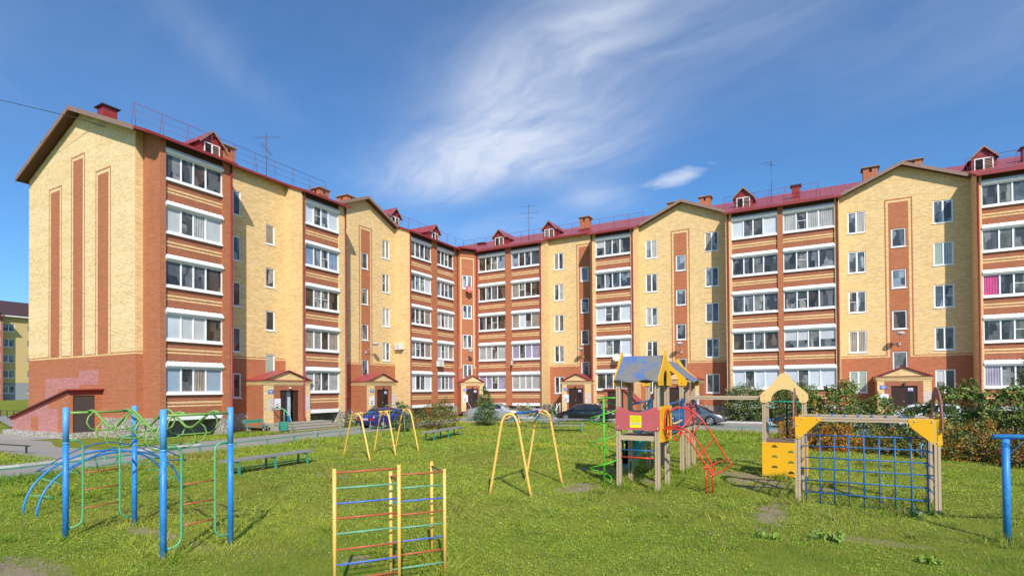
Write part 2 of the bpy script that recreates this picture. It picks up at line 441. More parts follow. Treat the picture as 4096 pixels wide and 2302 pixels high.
def glazing(F, u0, u1, z0, z1, style, dd, parent, name='window', fracs=None, sill=True, fw=.08, mw=.11, off=None, label=None):
    """a window: white frame mesh with pane and sill as sub-parts.  g = fly screen with a bar, H = blind half down"""
    n = len(style); fracs = fracs or [i / n for i in range(n + 1)]
    fm, pm = MB(), MB(); f0, f1 = dd - .12, dd - .045
    W = 'white_plastic'
    fm.fbox(F, u0, u1, f0, f1, z0, z0 + fw, W); fm.fbox(F, u0, u1, f0, f1, z1 - fw, z1, W)
    fm.fbox(F, u0, u0 + fw, f0, f1, z0 + fw, z1 - fw, W); fm.fbox(F, u1 - fw, u1, f0, f1, z0 + fw, z1 - fw, W)
    for i in range(1, n):
        c = u0 + (u1 - u0) * fracs[i]; fm.fbox(F, c - mw / 2, c + mw / 2, f0, f1, z0 + fw, z1 - fw, W)
    for i, ch in enumerate(style):
        a, b = u0 + (u1 - u0) * fracs[i], u0 + (u1 - u0) * fracs[i + 1]; c, d = z0 + fw * .5, z1 - fw * .5
        r = random.uniform(0, 40); s = random.uniform(0, 40)
        def pq(c, d, m): pm.q([F.P(a, c, dd - .09), F.P(b, c, dd - .09), F.P(b, d, dd - .09), F.P(a, d, dd - .09)], m, [(a + r, c + s), (b + r, c + s), (b + r, d + s), (a + r, d + s)])
        if ch == 'H':
            h = z0 + (z1 - z0) * random.uniform(.42, .6)
            pq(h, d, 'glass_blind'); pq(c, h, 'glass_dark')
        else: pq(c, d, PCODE[ch])
        if ch == 'g': fm.fbox(F, a + .04, b - .04, f0 + .01, f1 - .01, (z0 + z1) / 2 + .0, (z0 + z1) / 2 + .035, W)
    o = fm.build(name, parent, off)
    if label: o['label'] = label
    pm.build('pane', o, off)
    if sill:
        sm = MB(); sm.fbox(F, u0 - .05, u1 + .06, dd - .04, dd + .05, z0 - .05, z0 - .003, W); sm.build('sill', o, off)
    return o
# ------------------------------------------------------------------ apartment building (world axes = its two wings)
FL, F1L, FR, F1R, GY = -31.7, -33.4, 47.2, 48.87, 16.5
BACKX, BACKY = -46.9, 62.4
RX, RZ, SL = -39.8, 20.05, .4           # ridge of the near wing, slope of the roofs
RYR = 55.3
B = thing('apartment_building', 'long five storey yellow and red brick block with white balconies and red roof', 'apartment building', (-31.7, 47.2, 0))
MB.OFF = (-31.7, 47.2, 0)
LF = Fr((FL, 0), (0, 1), (1, 0))        # u = Y
RFm = Fr((0, FR), (1, 0), (0, -1))      # u = X
GF = Fr((0, GY), (1, 0), (0, -1))
S1L = F1L - FL; S1R = -(F1R - FR)       # d of the set-back plane
Y_, R_, DR_ = 'yellow_brick', 'red_brick', 'dark_red_brick'
ZP = 1.15                               # plinth top
def lowpaint(u0, u1): return [(u0, u1, 0, 4.91, R_), (u0, u1, 4.76, 4.86, Y_)]
def panelpaint(a, b):
    return [(a, b, 4.86, 16.36, R_), (a + .1, b - .1, 4.76, 16.26, Y_), (a + .24, b - .24, 3., 16.1, R_)]
def normwin(k): return (2.18 + 3 * k, 3.80 + 3 * k)
def stairwin(k): return (3.80 + 3 * k, 5.17 + 3 * k)
wins = []                               # (F, dd, u0, u1, z0, z1, style)
def section(name, F, dd, u0, u1, paints, holes, ztop, clips=()):
    mb = MB(); facade(mb, F, u0, u1, ZP, ztop, Y_, paints, holes, clips, dd)
    o = mb.build('wall', B)
    for h in holes:
        if len(h) > 4: glazing(F, *h[:4], h[4], dd, B)
# --- set-back sections of the near wing
st = ['S', 'S', 'G', 'G', 'D']
h = [(22.36, 22.94, *normwin(k), 'SSGGR'[4 - k]) for k in range(5)]
h += [(24.78, 25.52, *stairwin(k), 'EGDV'[3 - k]) for k in range(4)]
section('rec', LF, S1L, 21.1, 26.4, lowpaint(21.1, 26.4), h, 17.3)
h = [(31.5, 32.3, *normwin(k), 'D') for k in range(5)]
h += [(33.93, 34.67, *stairwin(k), 'SGGD'[k]) for k in range(4)]
h += [(36.37, 37.34, *normwin(k), ['DC', 'Cg', 'CC', 'gE', 'EE'][k]) for k in range(5)]
gabz = lambda uc, hw: [(.43, 1, 18.68 + .43 * uc), (-.43, 1, 18.68 - .43 * uc)]
section('gab', LF, S1L, 30.5, 38.0, lowpaint(30.5, 38) + panelpaint(33.6, 35.13), h, 19, gabz(34.25, 3.8))
# --- far wing
h = [(-22.72, -21.68, *normwin(k), ['DG', 'GG', 'EG', 'GC', 'ED'][k]) for k in range(5)]
h += [(-19.93, -19.12, *stairwin(k), 'DGSS'[k]) for k in range(4)]
section('recr', RFm, S1R, -23.2, -18.25, lowpaint(-23.2, -18.25) + panelpaint(-20.34, -18.70), h, 17.3)
h = [(-13.66, -12.62, *normwin(k), ['DD', 'gD', 'CS', 'DS', 'SC'][k]) for k in range(5)]
h += [(-11.0, -10.17, *stairwin(k), 'DDSS'[k]) for k in range(4)]
h += [(-8.56, -7.47, *normwin(k), ['DD', 'Dg', 'SS', 'SS', 'ES'][k]) for k in range(5)]
section('gabr', RFm, S1R, -14.2, -6.65, lowpaint(-14.2, -6.65) + panelpaint(-11.42, -9.82), h, 19, gabz(-10.42, 3.8))
h = [(1.83, 2.96, *normwin(k), ['VV', 'EE', 'gS', 'SS', 'SC'][k]) for k in range(5)]
h += [(4.55, 5.44, *stairwin(k), 'DRSS'[k]) for k in range(4)]
h += [(7.03, 8.17, *normwin(k), ['HG', 'DD', 'Sg', 'VC', 'SS'][k]) for k in range(5)]
section('gabr2', RFm, S1R, 1.25, 9.14, lowpaint(1.25, 9.14) + panelpaint(4.14, 5.84), h, 19, gabz(5.2, 3.9))
# --- gable end wall of the near wing
gp = [(BACKX, F1L, 0, 4.91, R_), (BACKX, F1L, 4.76, 4.86, Y_)]
for a, b, t in ((-43.95, -42.16, 15.85), (-40.93, -39.16, 17.3), (-37.87, -36.08, 15.84)):
    gp += [(a, b, 4.86, t, R_), (a + .1, b - .1, 4.86, t - .1, 'pale_yellow_brick'), (a + .27, b - .27, 4.86, t - .27, R_)]
gp += [(-44.38, -42.65, 0, 3.56, 'pink_painted_brick'), (-44.38, -39.82, 2.85, 3.56, 'pink_painted_brick'), (-39.82, -37.5, 3.07, 3.97, 'pink_painted_brick'), (-42.65, -39.8, 2.85, 3.5, 'pink_painted_brick')]
mb = MB(); facade(mb, GF, BACKX, F1L, ZP, 20.5, 'pale_yellow_brick', gp, (), [(SL, 1, RZ - .22 + SL * RX), (-SL, 1, RZ - .22 - SL * RX)])
# return wall of the gable corner and the side wall of the first balcony bay
facade(mb, LF, GY, 16.9, ZP, 17.3, Y_, [(GY, 16.9, 0, 4.91, R_), (GY, 16.9, 4.76, 4.86, Y_)], (), (), S1L)
mb.build('wall', B)
# --- corner facet between the wings
CF = Fr((-31.7, 45.4), (.5215, .8533), (.8533, -.5215))
cp = [(0, 2.11, 4.76, 4.86, Y_), (.29, 1.82, 4.76, 15.9, Y_), (.41, 1.70, 4.6, 15.78, R_)]
h = [(.53, 1.58, 3.76 + 3 * k, 5.15 + 3 * k, ['DD', 'GD', 'SS', 'SS'][k]) for k in range(4)]
mb = MB(); facade(mb, CF, 0, 2.11, 0.2, 16.6, R_, cp, h); mb.build('wall', B)
for q in h: glazing(CF, *q[:4], q[4], 0, B, fw=.09)
# --- balcony bays: (frame, set-back d, u0, u1, [(glass u0,u1,styles top->bottom)], pilaster colours, sides)
CURT = dict(
 b1=['DDRD', 'BGCB', 'DDDR', 'WBBR', 'FDEF'], b2=['WgSW', 'USgU', 'RggR', 'EGRE', 'CGDC'],
 b3a=['DDDD', 'SSgW', 'DGDE', 'GgDE', 'WRDW'], b3b=['RDgR', 'SGgS', 'CRCC', 'CgCE', 'LGgL'],
 r3a=['RRgS', 'RDDR', 'DRgR', 'CCGC', 'LLgL'], r3b=['SRDD', 'EgRR', 'EWGE', 'LDLL', 'CCCC'],
 r4=['HDGD', 'DDSS', 'WgGW', 'WgDW', 'RDDR'], r5a=['WDGW', 'DDGD', 'DDGD', 'RgDR', 'WDWW'], r5b=['CgCC', 'DgDD', 'GgRD', 'HHGH', 'WDWW'],
 r6=['DGSW', 'DGGD', 'PDgG', 'DDgD', 'LDGD'], r6b=['DDGD', 'DgDD', 'DGDD', 'RDDR', 'WDDW'])
FRAC = [0, .265, .477, .697, 1]
def bay(F, sb, u0, u1, cols, pils, sideL=None, sideR=None, sidebase=Y_):
    """pils: list of (u0,u1,brick) flush with the front plane"""
    mb = MB()
    for a, b, k in pils:
        facade(mb, F, a, b, 1.0, 16.75, k, [(a, b, 0, 1.35, k)], (), (), 0)
        for uu in (a, b):
            if (uu == u0 and sideL) or (uu == u1 and sideR): continue
            mb.q([F.P(uu, 1., 0), F.P(uu, 16.75, 0), F.P(uu, 16.75, -.16), F.P(uu, 1., -.16)], k, [(0, 1), (0, 16.75), (.16, 16.75), (.16, 1)])
    for uu, brick_ in ((u0, sideL), (u1, sideR)):
        if brick_:
            Fs = Fr((F.o[0] + F.d[0] * uu, F.o[1] + F.d[1] * uu), F.n, F.d)
            facade(mb, Fs, sb, 0, ZP, 17.3, brick_, (), (), [(.4, 1, 16.62 + .35 * .4)])
    for a, b, styles in cols:
        for k in range(5):
            s0 = 3 * k
            ps = [(a, b, s0 + 1.76, s0 + 1.855, Y_), (a, b, s0 + 1.95, s0 + 2.055, Y_)]
            facade(mb, F, a, b, s0 + 1.27, s0 + 2.45, DR_, ps, (), (), -.12)
        mb.q([F.P(a, 16.2, -.12), F.P(b, 16.2, -.12), F.P(b, 16.9, -.12), F.P(a, 16.9, -.12)], 'dark_soffit')
        # ceiling slab edge hidden behind each awning
    mb.build('wall', B)
    ub = MB(); ub.fbox(F, u0 + .02, u1 - .02, sb, -.14, .98, 1.05, 'concrete')
    ub.fbox(F, cols[0][0], cols[-1][1], -.20, -.08, 1.0, 1.27, 'white_sheet'); ub.build('balcony_base', B)
    for a, b, styles in cols:
        for k in range(5):
            s0 = 3 * k; nm = 'balcony_window'
            o = glazing(F, a, b, s0 + 2.57, s0 + 3.97, styles[4 - k], -.06, B, nm, FRAC, False, .06, .085)
            mb = MB(); mb.fbox(F, a - .01, b + .01, -.12, -.02, s0 + 2.45, s0 + 2.568, 'white_plastic'); mb.fbox(F, a - .01, b + .01, -.12, .02, s0 + 2.43, s0 + 2.448, 'white_plastic'); mb.build('sill', o)
            mb = MB()
            fn = lambda d, z, u: F.P(u, z, d)
            mb.prism([(-.12, s0 + 3.975), (.03, s0 + 3.975), (.03, s0 + 4.03), (.09, s0 + 4.05), (.09, s0 + 4.09), (-.1, s0 + 4.31), (-.12, s0 + 4.31)], fn, a - .02, b + .02, 'white_sheet')
            if k in (0, 1, 3):                       # corrugated sheet
                nb = 12
                for i in range(nb):
                    c = a + (b - a) * (i + .5) / nb
                    mb.prism([(.096, s0 + 4.10), (-.1, s0 + 4.33), (-.1, s0 + 4.31), (.092, s0 + 4.09)], fn, c - .05, c + .05, 'white_sheet')
            mb.build('awning', o)
bay(LF, S1L, 16.9, 21.1, [(17.23, 20.58, CURT['b1'])], [(16.9, 17.23, R_), (20.58, 21.1, R_)], R_, R_)
bay(LF, S1L, 26.4, 30.5, [(26.72, 29.86, CURT['b2'])], [(26.4, 26.72, Y_), (29.86, 30.5, Y_)], Y_, Y_)
bay(LF, S1L, 38.0, 45.4, [(38.13, 41.18, CURT['b3a']), (42.06, 44.75, CURT['b3b'])], [(38.0, 38.13, Y_), (41.18, 42.06, R_), (44.75, 45.4, R_)], Y_, None)
bay(RFm, S1R, -30.6, -23.2, [(-30.42, -27.25, CURT['r3a']), (-26.56, -23.46, CURT['r3b'])], [(-30.6, -30.42, R_), (-27.25, -26.56, R_), (-23.46, -23.2, Y_)], None, Y_)
bay(RFm, S1R, -18.25, -14.2, [(-17.78, -14.53, CURT['r4'])], [(-18.25, -17.78, Y_), (-14.53, -14.2, Y_)], Y_, Y_)
bay(RFm, S1R, -6.65, 1.25, [(-6.2, -2.88, CURT['r5a']), (-2.49, .94, CURT['r5b'])], [(-6.65, -6.2, Y_), (-2.88, -2.49, R_), (.94, 1.25, Y_)], Y_, Y_)
bay(RFm, S1R, 9.14, 17.2, [(9.40, 12.72, CURT['r6']), (13.35, 16.7, CURT['r6b'])], [(9.14, 9.40, Y_), (12.72, 13.35, R_), (16.7, 17.2, Y_)], Y_, Y_)
# back and end walls (never seen closely)
mb = MB()
for (p, q) in (((BACKX, GY), (BACKX, BACKY)), ((BACKX, BACKY), (17.2, BACKY)), ((17.2, BACKY), (17.2, F1R))):
    mb.q([(p[0], p[1], 0), (q[0], q[1], 0), (q[0], q[1], 16.7), (p[0], p[1], 16.7)], Y_, [(0, 0), (16, 0), (16, 16.7), (0, 16.7)])
mb.q([(17.2, BACKY, 16.7), (17.2, F1R, 16.7), (17.2, RYR, 19.9)], Y_)
mb.build('wall', B)
# --- plinth
mb = MB(); PP = 'pebble_plinth'
mb.fbox(GF, BACKX - .05, F1L + .06, -.3, .06, -.3, ZP, PP)
mb.fbox(LF, GY, 45.0, S1L - .3, S1L + .05, -.3, ZP - .003, PP)
mb.fbox(RFm, -31.5, 17.2, S1R - .3, S1R + .05, -.3, ZP - .003, PP)
for F, sb, a, b in ((LF, S1L, 16.9, 17.23), (LF, S1L, 20.5, 21.1), (LF, S1L, 26.4, 26.72), (LF, S1L, 29.86, 30.5), (LF, S1L, 38, 38.2), (LF, S1L, 44.7, 45.4),
                    (RFm, S1R, -30.6, -30.2), (RFm, S1R, -23.5, -23.2), (RFm, S1R, -18.25, -17.78), (RFm, S1R, -14.5, -14.2), (RFm, S1R, -6.65, -6.2), (RFm, S1R, .9, 1.25), (RFm, S1R, 9.14, 9.4)):
    mb.fbox(F, a, b, sb + .05, -.01, -.3, ZP - .006, PP)
mb.build('plinth', B)
# --- roofs
rm = MB(); TH = .16
def zl(x): return RZ - SL * abs(x - RX)
def zr(y): return RZ - SL * abs(y - RYR)
def slab(poly, zf, uvf, m='metal_tile', under='dark_soffit', th=TH):
    top = [(x, y, zf(x, y)) for x, y in poly]; bot = [(x, y, zf(x, y) - th) for x, y in poly]
    rm.q(top, m, [uvf(x, y) for x, y in poly]); rm.q(list(reversed(bot)), under)
    for i in range(len(poly)):
        j = (i + 1) % len(poly); rm.q([bot[i], bot[j], top[j], top[i]], 'red_metal')
EL, EB, ER, EF = -31.3, -32.9, 46.8, 48.4
uvl_, uvr_ = (lambda x, y: (y, abs(x - RX))), (lambda x, y: (x, abs(y - RYR)))
for (a, b, e) in ((15.9, 21.3, EL), (21.3, 26.25, EB), (26.25, 30.7, EL), (30.7, 37.85, -33.46), (37.85, 47.6, EL)):
    slab([(RX, a), (e, a), (e, b), (RX, b)], lambda x, y: zl(x), uvl_)
slab([(RX, 47.6), (EL - .6, 47.6), (RX, 55.3)], lambda x, y: zl(x), uvl_)
slab([(RX - 7.5, 15.9), (RX, 15.9), (RX, 63), (RX - 7.5, 63)], lambda x, y: zl(x), uvl_)
for (a, b, e) in ((-30.9, -23.0, ER), (-23.0, -18.4, EF), (-18.4, -14.05, ER), (-14.05, -6.8, 48.93), (-6.8, 1.4, ER), (1.4, 9.0, 48.93), (9.0, 17.6, ER)):
    slab([(a, RYR), (a, e), (b, e), (b, RYR)], lambda x, y: zr(y), uvr_)
slab([(RX, RYR), (-31.9, 47.4), (-30.9, 46.8), (-30.9, RYR)], lambda x, y: zr(y), uvr_)
slab([(RX, RYR), (17.6, RYR), (17.6, RYR + 7.5), (RX, RYR + 7.5)], lambda x, y: zr(y), uvr_)
slab([(-31.3, 45.0), (-30.25, 46.8), (-31.3, 47.4), (-32.3, 46.3)], lambda x, y: 16.86, uvr_)
# cross gables over the stair sections
def xgable(F, sb, uc, hw, back):
    zt, s = 18.86, .43; d0 = sb + .5
    for sg in (-1, 1):
        def P(u, d, z): return F.P(u, z, d)
        e = uc + sg * hw; ze = zt - s * hw
        t = [P(uc, d0, zt), P(e, d0, ze), P(e, back, ze), P(uc, back, zt)]
        rm.q(t, 'metal_tile', [(d0, 0), (d0, hw), (back, hw), (back, 0)])
        w = [P(uc, d0, zt - TH), P(e, d0, ze - TH), P(e, back, ze - TH), P(uc, back, zt - TH)]
        rm.q(w, 'dark_soffit')
        rm.q([w[1], t[1], t[2], w[2]], 'red_metal')
        # timber barge board
        bb = [P(uc, d0 + .03, zt + .01), P(e, d0 + .03, ze + .01), P(e, d0 + .03, ze - .23), P(uc, d0 + .03, zt - .23)]
        b2 = [P(uc, d0 - .02, zt + .01), P(e, d0 - .02, ze + .01), P(e, d0 - .02, ze - .23), P(uc, d0 - .02, zt - .23)]
        rm.q(bb, 'fascia_wood'); rm.q(b2, 'fascia_wood')
        for i in range(4): rm.q([bb[i], bb[(i + 1) % 4], b2[(i + 1) % 4], b2[i]], 'fascia_wood')
xgable(LF, S1L, 34.25, 4.0, S1L - 5.2); xgable(RFm, S1R, -10.42, 3.95, S1R - 5.2); xgable(RFm, S1R, 5.2, 4.05, S1R - 5.2)
# barge boards of the end gable
for sg in (-1, 1):
    xe = RX + sg * 7.4
    for y0, y1 in ((15.84, 15.9),):
        p = [(RX, y0, RZ + .02), (xe, y0, zl(xe) + .02), (xe, y0, zl(xe) - .26), (RX, y0, RZ - .26)]; r = [(a, y1, c) for a, b, c in p]
        rm.q(p, 'fascia_wood'); rm.q(r, 'fascia_wood')
        for i in range(4): rm.q([p[i], p[(i + 1) % 4], r[(i + 1) % 4], r[i]], 'fascia_wood')
ROOF = rm.build('roof', B)
# gutters along the eaves
def gutter(*bx):
    gm = MB(); gm.box(*bx, 'red_metal'); gm.build('gutter', B)
for a, b, e in ((16.0, 21.25, EL), (26.3, 30.65, EL), (37.9, 45.1, EL)): gutter(e - .02, e + .09, a, b, zl(e) - .17, zl(e) - .03)
for a, b, e in ((-30.2, -23.05, ER), (-18.35, -14.1, ER), (-6.75, 1.35, ER), (9.05, 17.5, ER)): gutter(a, b, e - .09, e + .02, zr(e) - .17, zr(e) - .03)
# downpipes
def pipe(x, y, dx, dy, z0=.35):
    mb = MB(); mb.tube([(x, y, 16.55), (x, y, z0 + .55), (x + dx * .1, y + dy * .1, z0 + .4), (x + dx * .1, y + dy * .1, z0)], .06, 'pipe_red', 8); mb.build('downpipe', B)
for y in (21.08, 26.5, 30.42, 38.05, 45.3): pipe(FL + .09, y, 1, 0, .3 if y < 45 else .5)
for x in (-30.55, -23.3, -18.12, -14.33, -6.45, 1.13, 9.2): pipe(x, FR - .09, 0, -1)
# dormers
def dormer(F, d, uc, w, vent):
    """front face at distance d behind the front plane; F.o front plane"""
    zb = 16.6 + SL * (-d - .35) - .12; ze = zb + 1.36; za = zb + 2.06; hw = w / 2
    mb = MB(); bk = d - (za - zb) / SL
    def P(u, z, dd): return F.P(u, z, dd)
    mb.q([P(uc - hw, zb, d), P(uc + hw, zb, d), P(uc + hw, ze, d), P(uc, za - .08, d), P(uc - hw, ze, d)], 'red_metal')
    for sg in (-1, 1):
        u = uc + sg * hw
        mb.q([P(u, zb, d), P(u, ze, d), P(u, ze, d - (ze - zb) / SL)], 'red_metal')
        for i in range(6):                              # lapped sheet joints
            z = zb + .1 + i * .19
            mb.fbox(F, min(u, u + sg * .025), max(u, u + sg * .025), d - .02 - (1.15 - (z - zb)) * 0 - (ze - zb) / SL + .0 + (ze - z) / SL * .0 + (z - zb) / SL * 0 + (0), d - .01, z, z + .025, 'red_metal') if False else None
            mb.q([P(u + sg * .012, z, d), P(u + sg * .03, z - .05, d), P(u + sg * .03, z - .05, d - (z - zb) / SL), P(u + sg * .012, z, d - (z - zb) / SL)], 'pipe_red')
    o = mb.build('dormer', B)
    mb = MB(); e = hw + .16; z1 = za - (za - ze) / hw * e
    for sg in (-1, 1):
        t = [P(uc, za, d + .2), P(uc + sg * e, z1, d + .2), P(uc + sg * e, z1, bk + .7), P(uc, za, bk)]
        mb.q(t, 'metal_tile', [(0, 0), (0, e), (3, e), (4, 0)]); mb.q([(x, y, z - .05) for x, y, z in t], 'red_metal')
        f = [P(uc, za + .01, d + .215), P(uc + sg * e, z1 + .01, d + .215), P(uc + sg * e, z1 - .13, d + .215), P(uc, za - .13, d + .215)]
        mb.q(f, 'fascia_wood'); mb.q([P(uc, za - .13, d + .16), P(uc + sg * e, z1 - .13, d + .16), P(uc + sg * e, z1 - .13, d + .215), P(uc, za - .13, d + .215)], 'fascia_wood')
        mb.q([P(uc + sg * e, z1 + .01, d + .215), P(uc + sg * e, z1 + .01, d + .1), P(uc + sg * e, z1 - .13, d + .1), P(uc + sg * e, z1 - .13, d + .215)], 'fascia_wood')
    mb.build('dormer_roof', o)
    wm = MB(); a, b, c, dz = uc - .52, uc + .52, zb + .24, zb + 1.22; W = 'white_sheet'
    for q in ((a, b, c, c + .06), (a, b, dz - .06, dz), (a, a + .06, c + .06, dz - .06), (b - .06, b, c + .06, dz - .06), (uc - .04, uc + .04, c + .06, dz - .06)):
        wm.fbox(F, q[0], q[1], d + .005, d + .05, q[2], q[3], W)
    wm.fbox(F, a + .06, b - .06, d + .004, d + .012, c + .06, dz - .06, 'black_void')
    for i in range(8):
        z = c + .08 + i * .102
        wm.q([P(uc + .04, z + .06, d + .02), P(b - .06, z + .06, d + .02), P(b - .06, z, d + .045), P(uc + .04, z, d + .045)], 'fascia_wood')
        if vent: wm.q([P(a + .06, z + .06, d + .02), P(uc - .04, z + .06, d + .02), P(uc - .04, z, d + .045), P(a + .06, z, d + .045)], 'concrete')
    wm.build('window', o)
for u, v in ((21.31, 0), (38.75, 0), (44.75, 0)): dormer(LF, -2.3, u, 1.36, v)
for u, v in ((-29.23, 0), (-23.45, 1), (-5.55, 0), (10.0, 0)): dormer(RFm, -2.3, u, 1.34, v)
# chimneys
def chimney(x, y, sx, sy, zt, metal=False):
    mb = MB(); F = Fr((x, y), (1, 0), (0, -1)); m = 'red_metal' if metal else R_
    mb.fbox(F, -sx / 2, sx / 2, -sy / 2, sy / 2, zt - 2.4, zt, m)
    if not metal: mb.fbox(F, -sx / 2 - .03, sx / 2 + .03, -sy / 2 - .03, sy / 2 + .03, zt - 2.4, zt - 1.05, 'red_metal')
    if not metal:
        for sg in (-1, 1): mb.fbox(F, -.09, .09, *sorted((sg * sy / 2, sg * (sy / 2 + .008))), zt - .34, zt - .08, 'black_void')
        for sg in (-1, 1): mb.fbox(F, *sorted((sg * sx / 2, sg * (sx / 2 + .008))), -.09, .09, zt - .34, zt - .08, 'black_void')
    o = mb.build('chimney', B)
    mb = MB(); c = 'dark_metal' if metal else 'chimney_cap'; e = .13
    mb.fbox(F, -sx / 2 - e, sx / 2 + e, -sy / 2 - e, sy / 2 + e, zt + .002, zt + .07, c)
    t = zt + .07
    for a, b, p, q in ((-1, -1, 1, -1), (1, -1, 1, 1), (1, 1, -1, 1), (-1, 1, -1, -1)):
        mb.q([F.P(a * (sx / 2 + e), t, b * (sy / 2 + e)), F.P(p * (sx / 2 + e), t, q * (sy / 2 + e)), F.P(0, t + .13, 0)], c)
    mb.build('cap', o)
for a in ((-37.6, 17.0, .75, .75, 19.75, 1), (-34.4, 22.5, .8, .8, 18.75, 0), (-34.3, 30.35, .95, .95, 18.35, 0), (-38.3, 37.0, 1.3, 1.2, 20.45, 0), (-19.75, 49.9, .9, .9, 19.05, 0),
          (-9.0, 52.0, .9, .9, 19.75, 0), (-12.0, 53.0, 1., .9, 20.05, 0), (3.4, 50.2, .95, .9, 19.25, 0), (6.3, 52.3, 1.1, .9, 19.95, 0), (-1.65, 49.7, .55, .55, 18.7, 1), (-33.0, 52.0, .7, .6, 18.85, 1), (12.5, 50.3, .6, .6, 18.9, 1)):
    chimney(*a)
# roof railings
def railing(pts, n, ends=(1, 1)):
    mb = MB(); tops = [(x, y, z + h_) for x, y, z, h_ in pts]
    for k, f in enumerate((1., .68, .36)):
        mb.tube([(x, y, z + h_ * f) for x, y, z, h_ in pts], .016 if k == 0 else .009, 'rail_red', 5)
    for (a, b, n_) in [(pts[i], pts[i + 1], n[i]) for i in range(len(pts) - 1)]:
        for i in range(n_ + 1):
            t = i / n_; p = [a[k] + (b[k] - a[k]) * t for k in range(4)]
            dx, dy = b[0] - a[0], b[1] - a[1]; l = math.hypot(dx, dy); dx, dy = dx / l, dy / l
            for s in ((-1, 1)):
                mb.tube([(p[0], p[1], p[2] + p[3]), (p[0] - dy * s * .0 + dx * s * .13, p[1] + dx * s * .0 + dy * s * .13, p[2] - .1)], .011, 'rail_red', 5)
    mb.build('roof_railing', B)
railing([(-33.2, 16.3, 17.4, 1.3), (-33.2, 29.9, 17.4, 1.25)], [9])
railing([(-33.2, 38.2, 17.4, 1.1), (-33.2, 48.7, 17.4, 1.05), (-13.8, 48.9, 17.45, 1.0)], [7, 14])
railing([(-7.0, 49.0, 17.5, 1.05), (-.1, 49.0, 17.5, 1.05)], [6])
railing([(8.9, 48.9, 17.45, 1.0), (17.0, 48.9, 17.45, 1.0)], [6])
